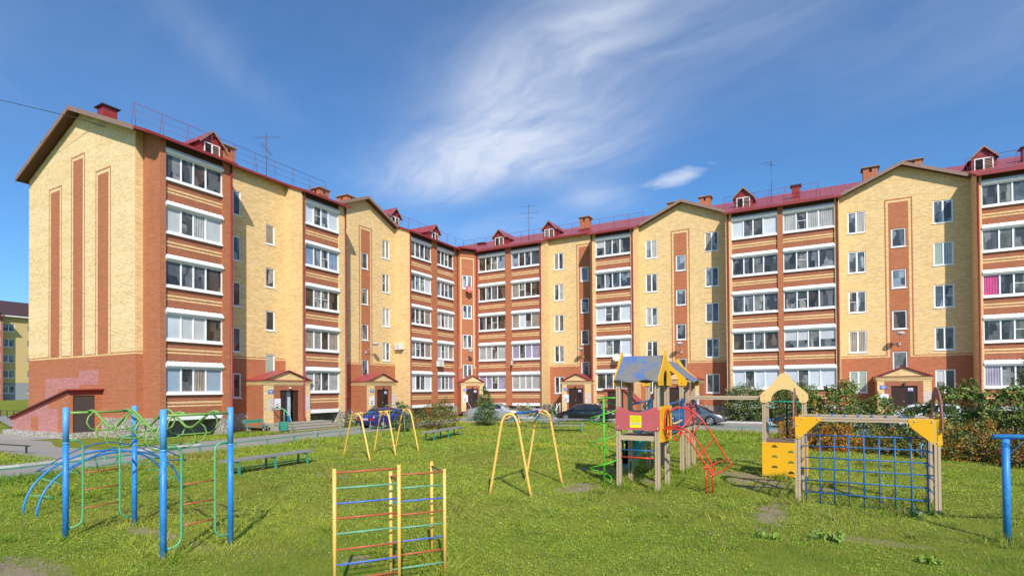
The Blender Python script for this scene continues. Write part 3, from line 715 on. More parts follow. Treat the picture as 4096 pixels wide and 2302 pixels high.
# --- entrance porches
def porch(F, a, b, d, back, pl, pr, da, db, open_door=False, patches=True):
    """front from a..b at distance d, going back to 'back'; pl/pr pier widths; da..db door"""
    mb = MB(); zf = .5
    paint = [(a + pl, b - pr, 0, 2.98, 'dark_red_brick')]
    if patches: paint += [(a + pl * .4, a + pl, 1.35, 2.1, 'whitish_painted_brick'), (b - pr, b, 1.25, 2.25, 'whitish_painted_brick')]
    facade(mb, F, a, b, zf - .05, 3.3, Y_, paint, [(da, db, zf - .05, 2.66)], (), d, .18)
    for i, zz in enumerate((3.02, 3.12, 3.22)): mb.fbox(F, a - .03 - .03 * i, b + .03 + .03 * i, back, d + .03 + .03 * i, zz, zz + .075, 'yellow_brick')
    for uu, n in ((a, -1), (b, 1)):
        Fs = Fr((F.o[0] + F.d[0] * uu, F.o[1] + F.d[1] * uu), F.n, (F.d[0] * n, F.d[1] * n))
        facade(mb, Fs, back, d, .2, 3.03, R_, [(d - .02, d, 0, 4, Y_)])
    c = (a + b) / 2; hw = (b - a) / 2 + .12
    mb.q([F.P(a + .1, 3.34, d), F.P(b - .1, 3.34, d), F.P(c, 3.92, d)], Y_, [(a, 3.3), (b, 3.3), (c, 3.95)])
    o = mb.build('porch', B)
    r = MB()
    for sg in (-1, 1):
        t = [F.P(c, 4.02, d + .14), F.P(c + sg * hw, 3.34, d + .14), F.P(c + sg * hw, 3.34, back), F.P(c, 4.02, back)]
        r.q(t, 'metal_tile', [(0, 0), (0, 2), (2, 2), (2, 0)]); r.q([(x, y, z - .06) for x, y, z in t], 'red_metal')
        r.q([t[0], t[1], (t[1][0], t[1][1], t[1][2] - .06), (t[0][0], t[0][1], t[0][2] - .06)], 'red_metal')
        r.q([t[1], t[2], (t[2][0], t[2][1], t[2][2] - .06), (t[1][0], t[1][1], t[1][2] - .06)], 'red_metal')
    r.fbox(F, a - .12, b + .12, d + .0, d + .13, 3.298, 3.345, 'red_metal'); r.build('porch_roof', o)
    w = db - da
    dm = MB(); s = da + w * .56
    if open_door:
        dm.fbox(F, da, s - .32, d - .14, d - .09, zf, 2.64, 'brown_door'); dm.fbox(F, s + .28, db, d - .14, d - .09, zf, 2.64, 'brown_door')
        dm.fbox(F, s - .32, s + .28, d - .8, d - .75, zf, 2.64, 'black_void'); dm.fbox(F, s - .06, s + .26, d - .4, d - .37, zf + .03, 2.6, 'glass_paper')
        dm.fbox(F, s - .06, s + .26, d - .37, d - .36, zf + .03, zf + .4, 'sign_blue')
    else:
        dm.fbox(F, da, s - .006, d - .14, d - .09, zf, 2.64, 'brown_door'); dm.fbox(F, s + .006, db, d - .14, d - .09, zf, 2.64, 'brown_door')
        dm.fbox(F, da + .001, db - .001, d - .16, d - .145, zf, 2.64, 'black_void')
        dm.fbox(F, s + .1, s + .42, d - .088, d - .08, 1.3, 2.3, 'black_trim')
        for i in range(5): dm.fbox(F, s + .1, s + .42, d - .078, d - .07, 1.4 + i * .17, 1.415 + i * .17, 'brown_door')
    dr = dm.build('door', o)
    hm = MB(); hm.tube([F.P(s - .12, 1.45, d - .085), F.P(s - .12, 1.45, d - .03), F.P(s - .12, 1.65, d - .03), F.P(s - .12, 1.65, d - .085)], .012, 'alloy', 6); hm.build('handle', dr)
    if not open_door:
        pm = MB(); pm.fbox(F, s + .13, s + .42, d - .069, d - .064, 2.3, 2.52, 'paper_lilac'); pm.fbox(F, s + .15, s + .40, d - .0635, d - .061, 2.40, 2.50, 'paper')
        for i in range(2): pm.fbox(F, s + .18, s + .36, d - .0605, d - .059, 2.33 + i * .10, 2.35 + i * .10, 'sign_ink')
        pm.build('notice', dr)
    lm = MB(); lc = (da + db) / 2; lm.ball(F.P(lc, 2.80, d + .05), .11, 'lamp_glass' if open_door else 'dark_metal', 8, (1, 1, .7)); lm.build('door_lamp', o)
    bm = MB(); bu0, bu1 = (a + pl + .06, a + pl + .52) if open_door else (a + pl * .35, a + pl * .35 + .52)
    bz = 1.38; bm.fbox(F, bu0, bu1, d, d + .03, bz, bz + .72, 'paper')
    for i, (p, q_, e) in enumerate(((.08, .3, .12), (.2, .4, .2), (.1, .25, .3), (.3, .44, .34))):
        bm.fbox(F, bu0 + p * (bu1 - bu0) / .5, bu0 + q_ * (bu1 - bu0) / .5, d + .031, d + .034, bz + e, bz + e + .07, 'lamp_grey' if i % 2 else 'sign_ink')
    bo = bm.build('notice_board', o)
    am = MB(); au = a + pl * .42; am.fbox(F, au, au + .40, d, d + .025, 2.44, 2.70, 'sign_blue')
    random.seed(int(abs(a) * 10))
    x = au + .04
    while x < au + .34: w_ = random.uniform(.018, .04); am.fbox(F, x, x + w_, d + .026, d + .029, 2.58, 2.64, 'paper'); x += w_ + .012
    x = au + .10
    while x < au + .30: w_ = random.uniform(.02, .035); am.fbox(F, x, x + w_, d + .026, d + .029, 2.48, 2.54, 'paper'); x += w_ + .016
    am.build('address_plate', o)
    return o
CONC = 'concrete'
p = porch(LF, 23.34, 27.08, 0.03, S1L, .75, .47, 24.60, 26.11, True)
def steps(o, F, a, b, d, n, depth=.32, first=1.25, hgt=.5):
    mb = MB(); h_ = hgt / n
    for i in range(n):
        mb.fbox(F, a, b + .22 * i, d - (2 if i == 0 else 0) * 0 + (0 if i == 0 else first + depth * (i - 1)), d + first + depth * i, -.05, hgt - h_ * i - .006 * i, CONC)
        mb.fbox(F, a, b + .22 * i, d + first + depth * i - .08, d + first + depth * i + .03, hgt - h_ * i - .05, hgt - h_ * i + .004 - .006 * i, CONC)
    mb.build('steps', o)
steps(p, LF, 23.2, 27.9, .05, 3)
mb = MB(); mb.tube([LF.P(23.9, 1.45, .1), LF.P(23.9, 1.5, .9), LF.P(23.9, 1.4, 1.35), LF.P(23.9, 1.05, 1.8), LF.P(23.9, .1, 2.25)], .035, 'mint_green_paint'); mb.tube([LF.P(23.9, 1.4, 1.3), LF.P(23.9, .4, 1.3)], .03, 'mint_green_paint'); mb.build('handrail', p)
p = porch(LF, 32.69, 36.2, 0.03, S1L, .86, .62, 33.83, 35.24)
steps(p, LF, 32.7, 36.6, .05, 3, first=1.1)
mb = MB(); mb.tube([LF.P(33.2, .4, 1.5), LF.P(33.2, 1.4, 1.5), LF.P(35.9, 1.4, 1.5), LF.P(35.9, .4, 1.5)], .025, 'mint_green_paint', 6); mb.build('handrail', p)
p = porch(CF, -.12, 2.3, 1.0, 0, .5, .42, .42, 1.72, patches=False)
steps(p, CF, 0., 2.3, 1.02, 2, first=.8)
mb = MB(); mb.tube([CF.P(.45, .5, 1.3), CF.P(.45, 1.4, 1.3), CF.P(.45, .9, 1.95), CF.P(.45, 0, 1.95)], .025, 'lilac_paint', 6); mb.build('handrail', p)
p = porch(RFm, -20.98, -18.1, .5, S1R, .5, .62, -20.33, -18.87)
steps(p, RFm, -20.9, -18.2, .52, 3, first=.9)
mb = MB()
for d_ in (.8, 1.5): mb.tube([RFm.P(-21.05, 0, d_), RFm.P(-21.05, 1.3, d_)], .025, 'white_plastic', 6)
mb.tube([RFm.P(-21.05, 1.3, .6), RFm.P(-21.05, 1.3, .9), RFm.P(-21.05, .65, 1.9)], .025, 'white_plastic', 6); mb.build('handrail', p)
p = porch(RFm, -12.1, -8.75, .5, S1R, .5, .5, -11.2, -9.7)
steps(p, RFm, -12.0, -8.8, .52, 3, first=.9)
p = porch(RFm, 3.4, 6.5, .5, S1R, .42, .45, 4.22, 5.72)
steps(p, RFm, 3.5, 6.4, .52, 3, first=.9)
# --- lean-to over the cellar stairs at the gable end
GC = Fr((0, 14.85), (1, 0), (0, -1))
mb = MB(); xa, xk = -44.5, -37.0; sl_ = (2.66 - 1.04) / (xk - xa)
paint = [(xa, -38.4, 0, 2.15, 'pink_painted_brick'), (-39.6, -38.4, 1.7, 2.15, R_), (-41.87, -40.84, 0, 1.21, R_)]
facade(mb, GC, xa, xk, .32, 2.7, R_, paint, (), [(-sl_, 1, 1.04 - sl_ * xa)])
Fs = Fr((xk, 0), (0, 1), (1, 0)); facade(mb, Fs, 14.85, 16.5, .32, 2.68, R_, (), [(15.03, 16.12, .32, 2.44)], (), 0, .14)
mb.box(xa - .55, xk + .35, 14.55, 16.5, -.2, .33, 'pebble_plinth')
o = mb.build('cellar_entrance', B)
mb = MB()
a_ = [(xa - .25, 14.68, 1.04 - .25 * sl_ + .03), (xk + .02, 14.68, 2.70), (xk + .02, 16.5, 2.70), (xa - .25, 16.5, 1.04 - .25 * sl_ + .03)]
b_ = [(xk + .02, 14.68, 2.70), (xk + .22, 14.68, 2.72), (xk + .22, 16.5, 2.76), (xk + .02, 16.5, 2.70)]
for q_ in (a_, b_):
    t_ = [(x, y, z + .07) for x, y, z in q_]
    mb.q(t_, 'metal_tile', [(0, 0), (6, 0), (6, 2), (0, 2)]); mb.q(q_, 'red_metal')
    for i in range(4): mb.q([q_[i], q_[(i + 1) % 4], t_[(i + 1) % 4], t_[i]], 'dark_soffit' if i == 0 else 'red_metal')
d_ = [(xa - .2, 14.80, 1.04 - .2 * sl_ + .02), (xk, 14.80, 2.69), (xk, 14.80, 2.55), (xa - .2, 14.80, 1.04 - .2 * sl_ - .12)]
mb.q(d_, 'red_metal'); mb.box(xk + .005, xk + .03, 14.82, 16.48, 2.50, 2.69, 'red_metal')
mb.build('cellar_roof', o)
mb = MB(); mb.fbox(Fs, 15.035, 16.115, -.13, -.05, .335, 2.43, 'grey_brown_door'); mb.build('door', o)
# second cellar lean-to at the balcony bay behind the black car
GC2 = Fr((0, 45.5), (1, 0), (0, -1)); mb = MB()
facade(mb, GC2, -16.5, -13.6, .1, 2.6, R_, (), [(-16.15, -14.75, .1, 2.36)], [(.95, 1, 2.52 - .95 * 14.6)], 0, .12)
for xx in (-16.5, -13.62):
    Fs = Fr((xx, 45.5), (0, 1), (1 if xx > -15 else -1, 0)); facade(mb, Fs, 0, 1.55, .1, 2.5 if xx < -15 else 1.58, R_)
o = mb.build('cellar_entrance', B)
mb = MB()
for (p_, q_) in (((-16.6, 2.56), (-14.65, 2.60)), ((-14.65, 2.60), (-13.5, 1.5))):
    a_ = [GC2.P(p_[0], p_[1], .15), GC2.P(q_[0], q_[1], .15), GC2.P(q_[0], q_[1], -1.55), GC2.P(p_[0], p_[1], -1.55)]
    mb.q(a_, 'metal_tile', [(0, 0), (2, 0), (2, 2), (0, 2)]); l_ = [(x, y, z - .1) for x, y, z in a_]; mb.q([a_[0], a_[1], l_[1], l_[0]], 'red_metal')
mb.build('cellar_roof', o)
mb = MB(); mb.fbox(GC2, -16.14, -14.76, -.11, -.04, .1, 2.35, 'brown_door'); mb.build('door', o)
MB.OFF = (0., 0., 0.)
# ------------------------------------------------------------------ ground, road, paths
def struct(o): o['kind'] = 'structure'; return o
def hgt(x, y):
    t = min(1, max(0, (-x - 56) / 40)); return 1.2 * t * t * (3 - 2 * t)
mb = MB(); xs = [-900, -500, -300, -200, -150, -130, -110] + [-100 + 4 * i for i in range(13)] + [-44, 0, 40, 100, 300, 900]; ys = [-900, -300, -100, 0, 20, 40, 60, 100, 200, 400, 900]
for a, b in zip(xs, xs[1:]):
    for c, d in zip(ys, ys[1:]):
        mb.q([(a, c, hgt(a, c)), (b, c, hgt(b, c)), (b, d, hgt(b, d)), (a, d, hgt(a, d))], 'grass_ground', smooth=True)
struct(mb.build('ground'))
FENL = [(-20.6, -6), (-21.2, 5), (-21.7, 9.8), (-22.5, 13), (-23.0, 17.7), (-23.5, 20.7), (-24.0, 27), (-24.4, 35.3)]
FENR = [(-24.4, 35.3), (-20, 37.6), (-16, 38.8), (-13, 38.2), (-9, 36.3), (-5, 34.4), (0, 33.8), (24, 33.6)]
mb = MB()
lft = [(-25.6, -30), (-26.2, 8.8), (-28.2, 12.6), (-28.4, 20), (-28.9, 28), (-29.3, 43.5)]
mb.q([(x, y, .012) for x, y in [(-20.5, -30)] + [(x - .12, y) for x, y in FENL] + [(x, y + .12) for x, y in FENR[1:]] + [(24, 43.5)] + lft[::-1]], 'asphalt')
struct(mb.build('road'))
mb = MB(); mb.q([(x, y, .018) for x, y in [(-75, 10.2), (-31.5, 10.1), (-25.6, 9.4), (-25.4, 12.4), (-28.1, 12.7), (-32, 12.3), (-36, 13.6), (-41.3, 13.3), (-75, 13.6)]], 'asphalt')
struct(mb.build('path'))
mb = MB(); mb.q([(-46, 13.0, .022), (-41, 12.9, .022), (-38.2, 13.3, .022), (-37.4, 14.6, .022), (-46, 14.7, .022)], 'paving')
mb.q([(-29.4, 43.65, .03), (24, 43.65, .03), (24, 47.0, .03), (-30.6, 47.0, .03), (-31.0, 45.5, .03)], 'paving')
struct(mb.build('pavement'))
mb = MB(); mb.box(-29.3, 24, 43.5, 43.65, -.05, .14, 'kerb_white')
pts = [(-24.8, -8), (-24.85, 8.5), (-25.3, 10.5), (-26.3, 12.6), (-26.5, 16)]
for a, b in zip(pts, pts[1:]): mb.bar((a[0], a[1], .04), (b[0], b[1], .04), .12, .09, 'kerb_white')
struct(mb.build('kerb'))
mb = MB(); mb.bar((-130, 39, 1.16), (-52, 19, .1), 3.4, .02, 'asphalt')
struct(mb.build('lane'))

# ------------------------------------------------------------------ low fences
def lowfence(name, pts, label, m, step=1.8, z=.34, group=None, two=True):
    root = thing(name, label, 'fence', (*pts[0], 0), 0, group); MB.OFF = (*pts[0], 0)
    mb = MB()
    path = [Vector((x, y, z)) for x, y in pts]
    for a, b in zip(path, path[1:]):
        mb.bar(a, b, .05, .045, m)
        if two: mb.bar(a - Vector((0, 0, z - .1)), b - Vector((0, 0, z - .1)), .03, .03, m)
    mb.build('rail', root)
    acc = 0.; 
    for a, b in zip(path, path[1:]):
        l = (b - a).length; t = -acc
        while t + step <= l:
            t += step; p = a + (b - a) * (t / l)
            pm = MB(); pm.box(p.x - .03, p.x + .03, p.y - .03, p.y + .03, -.05, z - .022, m); pm.build('post', root)
        acc = l - t
    MB.OFF = (0, 0, 0)
lowfence('low_fence', FENL[1:], 'long low green pipe fence between the lawn and the road along the left wing', 'fence_green', 1.75)
lowfence('low_fence', FENR[:7] + [(9, 33.7)], 'low green rail fence along the far lawn edge in front of the parked cars', 'fence_green', 2.0, two=False)
lowfence('low_fence', [(-40, 9.2), (-34, 9.9), (-29.4, 10.4)], 'low grey rail beside the asphalt path left of the gable', 'dark_metal', 2.6, .36, two=False)
lowfence('low_fence', [(-76, 21.5), (-66, 22.3), (-54, 23.4)], 'black slatted fence seen past the left edge of the gable', 'dark_metal', 1.2, .9)

# ------------------------------------------------------------------ distant block
D = thing('apartment_building', 'distant yellow block with brown roof and grey base past the left edge', 'apartment building', (-133.9, 44, 1.2))
MB.OFF = (-133.9, 44, 1.2)
DFr = Fr((-133.9, 0), (0, 1), (1, 0))
hs = []
for k in range(5):
    z0 = 2.45 + 2.93 * k
    hs += [(43.2, 45.0, z0, z0 + 1.45), (46.9, 48.3, z0, z0 + 1.45), (50, 51.6, z0, z0 + 1.45)]
mb = MB(); facade(mb, DFr, 42.6, 60, 1.2, 17.2, 'far_yellow', [(42.6, 60, 0, 4.5, 'far_grey')], hs, (), 0, .15)
D2 = Fr((-131.8, 0), (0, 1), (1, 0)); hs2 = [(39.2, 42.2, 2.45 + 2.93 * k, 4.1 + 2.93 * k) for k in range(5)]
facade(mb, D2, 20, 42.6, 1.2, 16.6, 'far_red', [], hs2, (), 0, .1)
mb.q([(-131.8, 42.6, 1.2), (-133.9, 42.6, 1.2), (-133.9, 42.6, 17), (-131.8, 42.6, 17)], 'far_yellow')
mb.build('wall', D)
for q in hs: glazing(DFr, *q, 'SG', 0, D)
for q in hs2: glazing(D2, *q, 'WSW', 0, D, 'balcony_window')
mb = MB(); mb.q([(-133.1, 42.7, 17.1), (-133.1, 60, 17.1), (-142, 60, 20.9), (-142, 42, 20.9)], 'brown_tile'); mb.q([(-131.2, 20, 16.5), (-131.2, 43.0, 16.5), (-142, 43.0, 20.9), (-142, 20, 20.9)], 'brown_tile')
mb.q([(-133.1, 42.7, 17.1), (-133.1, 60, 17.1), (-133.1, 60, 16.9), (-133.1, 42.7, 16.9)], 'white_sheet'); mb.q([(-142, 20, 20.9), (-142, 60, 20.9), (-150, 60, 17), (-150, 20, 17)], 'brown_tile')
mb.build('roof', D)
mb = MB(); mb.box(-133.4, -132.4, 38, 42.0, 16.6, 18.6, 'far_yellow'); mb.build('dormer', D)
MB.OFF = (0, 0, 0)

# ------------------------------------------------------------------ things fixed to the walls and roofs
def ac_unit(F, u, z, d, label):
    r = thing('air_conditioner', label, 'air conditioner', F.P(u, z, d), 0, 'air conditioners on the facade'); MB.OFF = F.P(u, z, d)
    mb = MB(); mb.fbox(F, u - .40, u + .40, d + .03, d + .32, z, z + .54, 'ac_white'); mb.build('body', r)
    mb = MB(); mb.tube([F.P(u - .1 + .21 * math.cos(t), z + .27 + .21 * math.sin(t), d + .325) for t in [2 * PI * i / 20 for i in range(20)]], .012, 'lamp_grey', 5, closed=True)
    for i in range(6):
        t = PI * i / 6; mb.tube([F.P(u - .1 + .2 * math.cos(t), z + .27 + .2 * math.sin(t), d + .325), F.P(u - .1 - .2 * math.cos(t), z + .27 - .2 * math.sin(t), d + .325)], .006, 'lamp_grey', 4)
    mb.build('fan_grille', r)
    mb = MB()
    for s in (-.3, .3): mb.fbox(F, u + s - .02, u + s + .02, d - .01, d + .3, z - .04, z - .005, 'dark_metal')
    mb.build('bracket', r); MB.OFF = (0, 0, 0)
FS = Fr((0, 38.0), (1, 0), (0, -1))
ac_unit(FS, -32.75, 6.2, .01, 'white outdoor unit on the yellow side wall beside the lamp')
ac_unit(LF, 42.2, 4.8, .01, 'white outdoor unit on the brick pier between two balconies')
def dish(F, u, z, d, r_, m, aim, label):
    r = thing('satellite_dish', label, 'satellite dish', F.P(u, z, d), 0, 'satellite dishes'); MB.OFF = F.P(u, z, d)
    c = Vector(F.P(u, z, d + .42)); n = Vector((F.d[0] * aim[0] + F.n[0] * aim[1], F.d[1] * aim[0] + F.n[1] * aim[1], aim[2])).normalized()
    a = n.cross(Vector((0, 0, 1))).normalized(); b = a.cross(n)
    mb = MB(); K = 20; rings = []
    for j, f in enumerate((0, .35, .7, 1.)):
        rings.append([c + n * (.22 * r_ * f * f) + (a * math.cos(2 * PI * i / K) + b * math.sin(2 * PI * i / K) * 1.1) * r_ * f for i in range(K)])
    for j in range(3):
        for i in range(K): mb.q([rings[j][i], rings[j][(i + 1) % K], rings[j + 1][(i + 1) % K], rings[j + 1][i]], m, smooth=True)
    mb.tube(rings[3], .012, m, 5, closed=True); mb.build('reflector', r)
    if m == 'dish_red':
        mb = MB(); t = c + n * .12 * r_
        for q_ in ((-.10, .16, .06, .10), (.04, .16, .06, .10), (-.03, .30, .06, .06), (-.10, .02, .20, .03), (-.2, -.10, .4, .05)):
            o_ = t + a * q_[0] * r_ * 2 + b * q_[1] * r_ * 2 + n * .03; mb.q([o_, o_ + a * q_[2] * r_ * 2, o_ + a * q_[2] * r_ * 2 + b * q_[3] * r_ * 2, o_ + b * q_[3] * r_ * 2], 'paper')
        mb.build('emblem', r)
    mb = MB(); f = c + n * r_ * .95 - b * r_ * .25; mb.tube([c - b * r_ * 1.05 + n * .2 * r_, f], .012, 'dark_metal', 5); mb.tube([f - n * .05, f + n * .08], .035, 'lamp_grey', 6)
    mb.tube([c, Vector(F.P(u, z - .05, d + .2)), Vector(F.P(u, z - .05, d))], .022, 'dark_metal', 6); mb.build('arm', r); MB.OFF = (0, 0, 0)
dish(CF, 1.05, 12.62, 0, .36, 'dish_red', (-.05, 1, .35), 'red satellite dish with white emblem under a corner window')
dish(RFm, -26.2, 5.25, 0, .30, 'dish_white', (-.9, 1, .35), 'white satellite dish on the brick pier above the silver car')
dish(RFm, -15.75, 5.33, -.1, .33, 'dish_white', (.05, 1, .35), 'white satellite dish under a balcony behind the blue play roof')
def wall_lamp(F, u, z, d, lean, label):
    r = thing('wall_lamp', label, 'street lamp', F.P(u, z, d), 0, 'lamps above the entrances'); MB.OFF = F.P(u, z, d)
    mb = MB(); mb.fbox(F, u - .07, u + .07, d - .005, d + .09, z - .12, z + .12, 'lamp_grey'); mb.tube([F.P(u, z, d + .05), F.P(u + lean * .25, z + .3, d + .35), F.P(u + lean * .6, z + .55, d + .65)], .025, 'lamp_grey', 6); mb.build('arm', r)
    c = Vector(F.P(u + lean * .85, z + .68, d + .85)); mb = MB(); mb.ball(c, .25, 'lamp_grey', 12, (1.1, 1.1, .5)); mb.ball(c - Vector((0, 0, .06)), .2, 'lamp_glass', 10, (1, 1, .6)); mb.build('lamp_head', r); MB.OFF = (0, 0, 0)
wall_lamp(LF, 34.35, 5.82, S1L, .3, 'grey street lamp above the second entrance of the left wing')
wall_lamp(CF, 1.0, 5.75, 0, .0, 'grey street lamp above the corner entrance')
wall_lamp(RFm, -19.6, 5.65, S1R, .0, 'grey street lamp beside the round dish and above the black car')
wall_lamp(RFm, -10.6, 5.75, S1R, .0, 'grey street lamp on the wall behind the play tower')
wall_lamp(RFm, 4.95, 5.75, S1R, .0, 'grey street lamp above the rightmost entrance')
def antenna(x, y, z0, z1, kind, label):
    r = thing('roof_antenna', label, 'antenna', (x, y, z0), 0, 'antennas on the roof'); MB.OFF = (x, y, z0)
    mb = MB(); mb.tube([(x, y, z0 - .3), (x, y, z1)], .024, 'antenna_metal', 6)
    for a in (0, 2.1, 4.2): mb.tube([(x, y, z0 + (z1 - z0) * .5), (x + math.cos(a) * 1.1, y + math.sin(a) * 1.1, z0 - .1)], .005, 'antenna_metal', 4)
    mb.build('mast', r)
    for (zz, az, ln, n_) in kind:
        mb = MB(); d = Vector((math.cos(az), math.sin(az), 0)); q = Vector((-d.y, d.x, 0)); c = Vector((x, y, zz))
        mb.tube([c - d * ln * .45, c + d * ln * .55], .012, 'antenna_metal', 5)
        for i in range(n_):
            p = c + d * ln * (-.45 + i / (n_ - 1)); h = .34 - .2 * i / (n_ - 1)
            mb.tube([p - q * h, p + q * h], .007, 'antenna_metal', 4)
        mb.build('aerial', r)
    MB.OFF = (0, 0, 0)
antenna(-34, 25.3, 17.75, 20.75, [(20.5, .5, 1.7, 7), (19.7, 2.2, 2.0, 9)], 'thin rooftop aerial mast on the left wing roof')
antenna(-25.75, 49.5, 17.7, 21.3, [(21.15, 3.3, 1.7, 6), (20.45, .3, 1.9, 8), (19.95, .5, .8, 5)], 'tall aerial mast between two dormers near the corner')
antenna(-3.4, 49.6, 17.7, 21.2, [(21.05, 3.0, 1.4, 5), (20.8, 1.2, .6, 4)], 'aerial mast on the right wing roof left of the red chimney')
mb = MB(); mb.tube([(-36.6, 16.42, 18.2), (-38.6, 16.0, 19.0), (-50, 11, 22.4), (-64, 5, 28.0)], .018, 'dark_metal', 4)
tag(mb.build('overhead_wire'), 'thin dark cable hanging from the gable wall to the upper left', 'cable')
# ------------------------------------------------------------------ playground
def place(bm_fn): pass
def at(root): MB.OFF = tuple(root.location)
def post(name, x, y, z, r, m, parent, z0=-.1):
    mb = MB(); mb.tube([(x, y, z0), (x, y, z)], r, m, 10); return mb.build(name, parent)
# monkey bars
T = thing('monkey_bars', 'monkey bars on four blue posts with green zigzag rails and hanging rungs', 'monkey bars', (-10.4, 5.3, 0)); at(T)
A_, B_, C_, D_ = (-11.91, 4.73), (-11.97, 5.90), (-8.94, 4.82), (-8.89, 5.90)
for p in (A_, B_, C_, D_):
    mb = MB(); mb.tube([(*p, -.1), (*p, 1.72)], .047, 'blue_paint', 12); mb.tube([(*p, 1.72), (*p, 2.36)], .0475, 'light_blue_paint', 12); mb.tube([(*p, 1.70), (*p, 1.735)], .0495, 'light_blue_paint', 12); mb.build('post', T)
def lerp(a, b, t): return tuple(a[i] + (b[i] - a[i]) * t for i in range(len(a)))
LG, MG = 'lime_green_paint', 'mint_green_paint'
for p, q in ((A_, B_), (C_, D_)):
    mb = MB(); mb.tube([(*p, 2.26), (*q, 2.26)], .022, LG); mb.build('top_bar', T)
def zig(t):
    a = (*lerp(A_, B_, t), 2.28); b = (*lerp(C_, D_, t), 2.28); pts = []
    for f, dz in ((0, 0), (.05, .02), (.08, .0), (.24, -.26), (.28, -.28), (.32, -.26), (.47, .01), (.5, .03), (.53, .01), (.68, -.26), (.72, -.28), (.76, -.26), (.92, .0), (.95, .02), (1, 0)):
        x, y, z = lerp(a, b, f); pts.append((x, y, z + dz))
    return pts
def zz(f):
    return .02 - .29 * (.5 - .5 * math.cos(2 * PI * (f - .05) / .45)) if .05 < f < .95 else 0
for t in (.30, .82):
    mb = MB(); mb.tube(zig(t), .021, LG); mb.build('zigzag_rail', T)
for i in range(9):
    f = .08 + i * .105; a = lerp((*A_, 2.28), (*C_, 2.28), f); b = lerp((*B_, 2.28), (*D_, 2.28), f); z = 2.28 + zz(f)
    p, q = Vector(lerp(a, b, .30)), Vector(lerp(a, b, .82)); d = (q - p).normalized(); p.z = q.z = z
    dn = Vector((0, 0, -1))
    mb = MB(); mb.tube([p, p - d * .10 + dn * .10, p - d * .13 + dn * .2, p - d * .08 + dn * .31, p + d * .03 + dn * .36, q - d * .03 + dn * .36, q + d * .08 + dn * .31, q + d * .13 + dn * .2, q + d * .10 + dn * .10, q], .014, LG, 6)
    mb.build('hanging_rung', T)
for p, q in ((A_, B_), (C_, D_)):
    p, q = Vector((*p, 0)), Vector((*q, 0)); d = (q - p).normalized()
    for o_, s in ((p, 1), (q, -1)):
        e = o_ + d * s * .27; z1, z0 = 1.76, .19
        mb = MB(); mb.tube([o_ + Vector((0, 0, z1)), o_ + d * s * .18 + Vector((0, 0, z1)), e - d * s * .02 + Vector((0, 0, z1 - .05)), e + Vector((0, 0, z1 - .14)), e + Vector((0, 0, z0 + .14)), e - d * s * .02 + Vector((0, 0, z0 + .06)), o_ + d * s * .18 + Vector((0, 0, z0)), o_ + Vector((0, 0, z0 - .02))], .019, MG); mb.build('side_rail', T)
    for z in (.5, .83, 1.15):
        mb = MB(); mb.tube([p + d * .27 + Vector((0, 0, z)), q - d * .27 + Vector((0, 0, z))], .012, 'red_bar', 6); mb.build('rung', T)
# arch climber
T = thing('arch_climber', 'low blue arched climbing frame with green hoop rungs behind the monkey bars', 'climbing arch', (-15.2, 6.8, 0)); at(T)
ar = []
for off_, h in ((-.33, 1.2), (.33, 1.2)):
    a, b = Vector((-14.86 + off_, 5.25, -.1)), Vector((-15.35 + off_, 8.55, -.1)); pts = []
    for i in range(21):
        t = PI * i / 20; s = (1 - math.cos(t)) / 2; pts.append(a + (b - a) * s + Vector((0, 0, (h + .1) * math.sin(t) ** .85)))
    mb = MB(); mb.tube(pts, .024, 'blue_paint'); mb.build('arch_rail', T); ar.append(pts)
for off_ in (-.62, .55):
    pts = [Vector((-15.08 + off_ + (-.1 if i in (0, 14) else 0), 5.7 + 2.75 * i / 14, .82 + .55 * math.sin(PI * i / 14))) for i in range(15)]
    e0 = Vector((ar[0 if off_ < 0 else 1][5])); e1 = Vector(ar[0 if off_ < 0 else 1][15])
    mb = MB(); mb.tube([e0] + pts + [e1], .014, 'deep_blue_paint', 6)
    for i in (5, 9): mb.tube([pts[i], pts[i] * .5 + Vector(ar[0 if off_ < 0 else 1][8 if i == 5 else 12]) * .5], .012, 'deep_blue_paint', 5)
    mb.build('hand_rail', T)
for i in (2, 4, 6, 8, 10, 12, 14, 16, 18):
    p, q = ar[0][i], ar[1][i]; c = Vector((-15.1, 6.9, .1)); dn = ((c - (p + q) / 2).normalized()) * .3
    mb = MB(); mb.tube([p, p + dn * .8 + (q - p) * .12, p + dn + (q - p) * .22, q + dn - (q - p) * .22, q + dn * .8 - (q - p) * .12, q], .013, MG, 6); mb.build('rung', T)
# wall bars
T = thing('wall_bars', 'pair of yellow wall bar ladders with worn red, green and blue rungs', 'wall bars', (-4.95, 5.6, 0)); at(T)
Pp, Qq, Rr, Tt, Ss = (-5.29, 4.89), (-4.815, 5.54), (-5.19, 5.80), (-4.74, 6.43), (-5.31, 6.87)
YP = 'pale_yellow_paint'
for p, z in ((Pp, 1.665), (Qq, 1.665), (Rr, 1.52), (Tt, 1.5), (Ss, 1.52)): post('post', *p, z, .0245, YP, T)
cols = ['red_bar', 'green_bar', 'blue_bar', 'red_bar', 'green_bar', 'red_bar', 'blue_bar', 'red_bar', 'green_bar']
for z, c in zip((1.615, 1.42, 1.23, 1.045, .855, .657, .47, .28, .1), cols):
    mb = MB(); mb.tube([(*Pp, z), (*Qq, z)], .0125, c, 8); mb.build('rung', T)
for z, c in zip((1.46, 1.275, 1.09, .905, .725, .54, .355, .17), ['red_bar', 'green_bar', 'blue_bar', 'red_bar', 'green_bar', 'blue_bar', 'red_bar', 'green_bar']):
    mb = MB(); mb.tube([(*Rr, z), (*Tt, z)], .0125, c, 8); mb.build('rung', T)
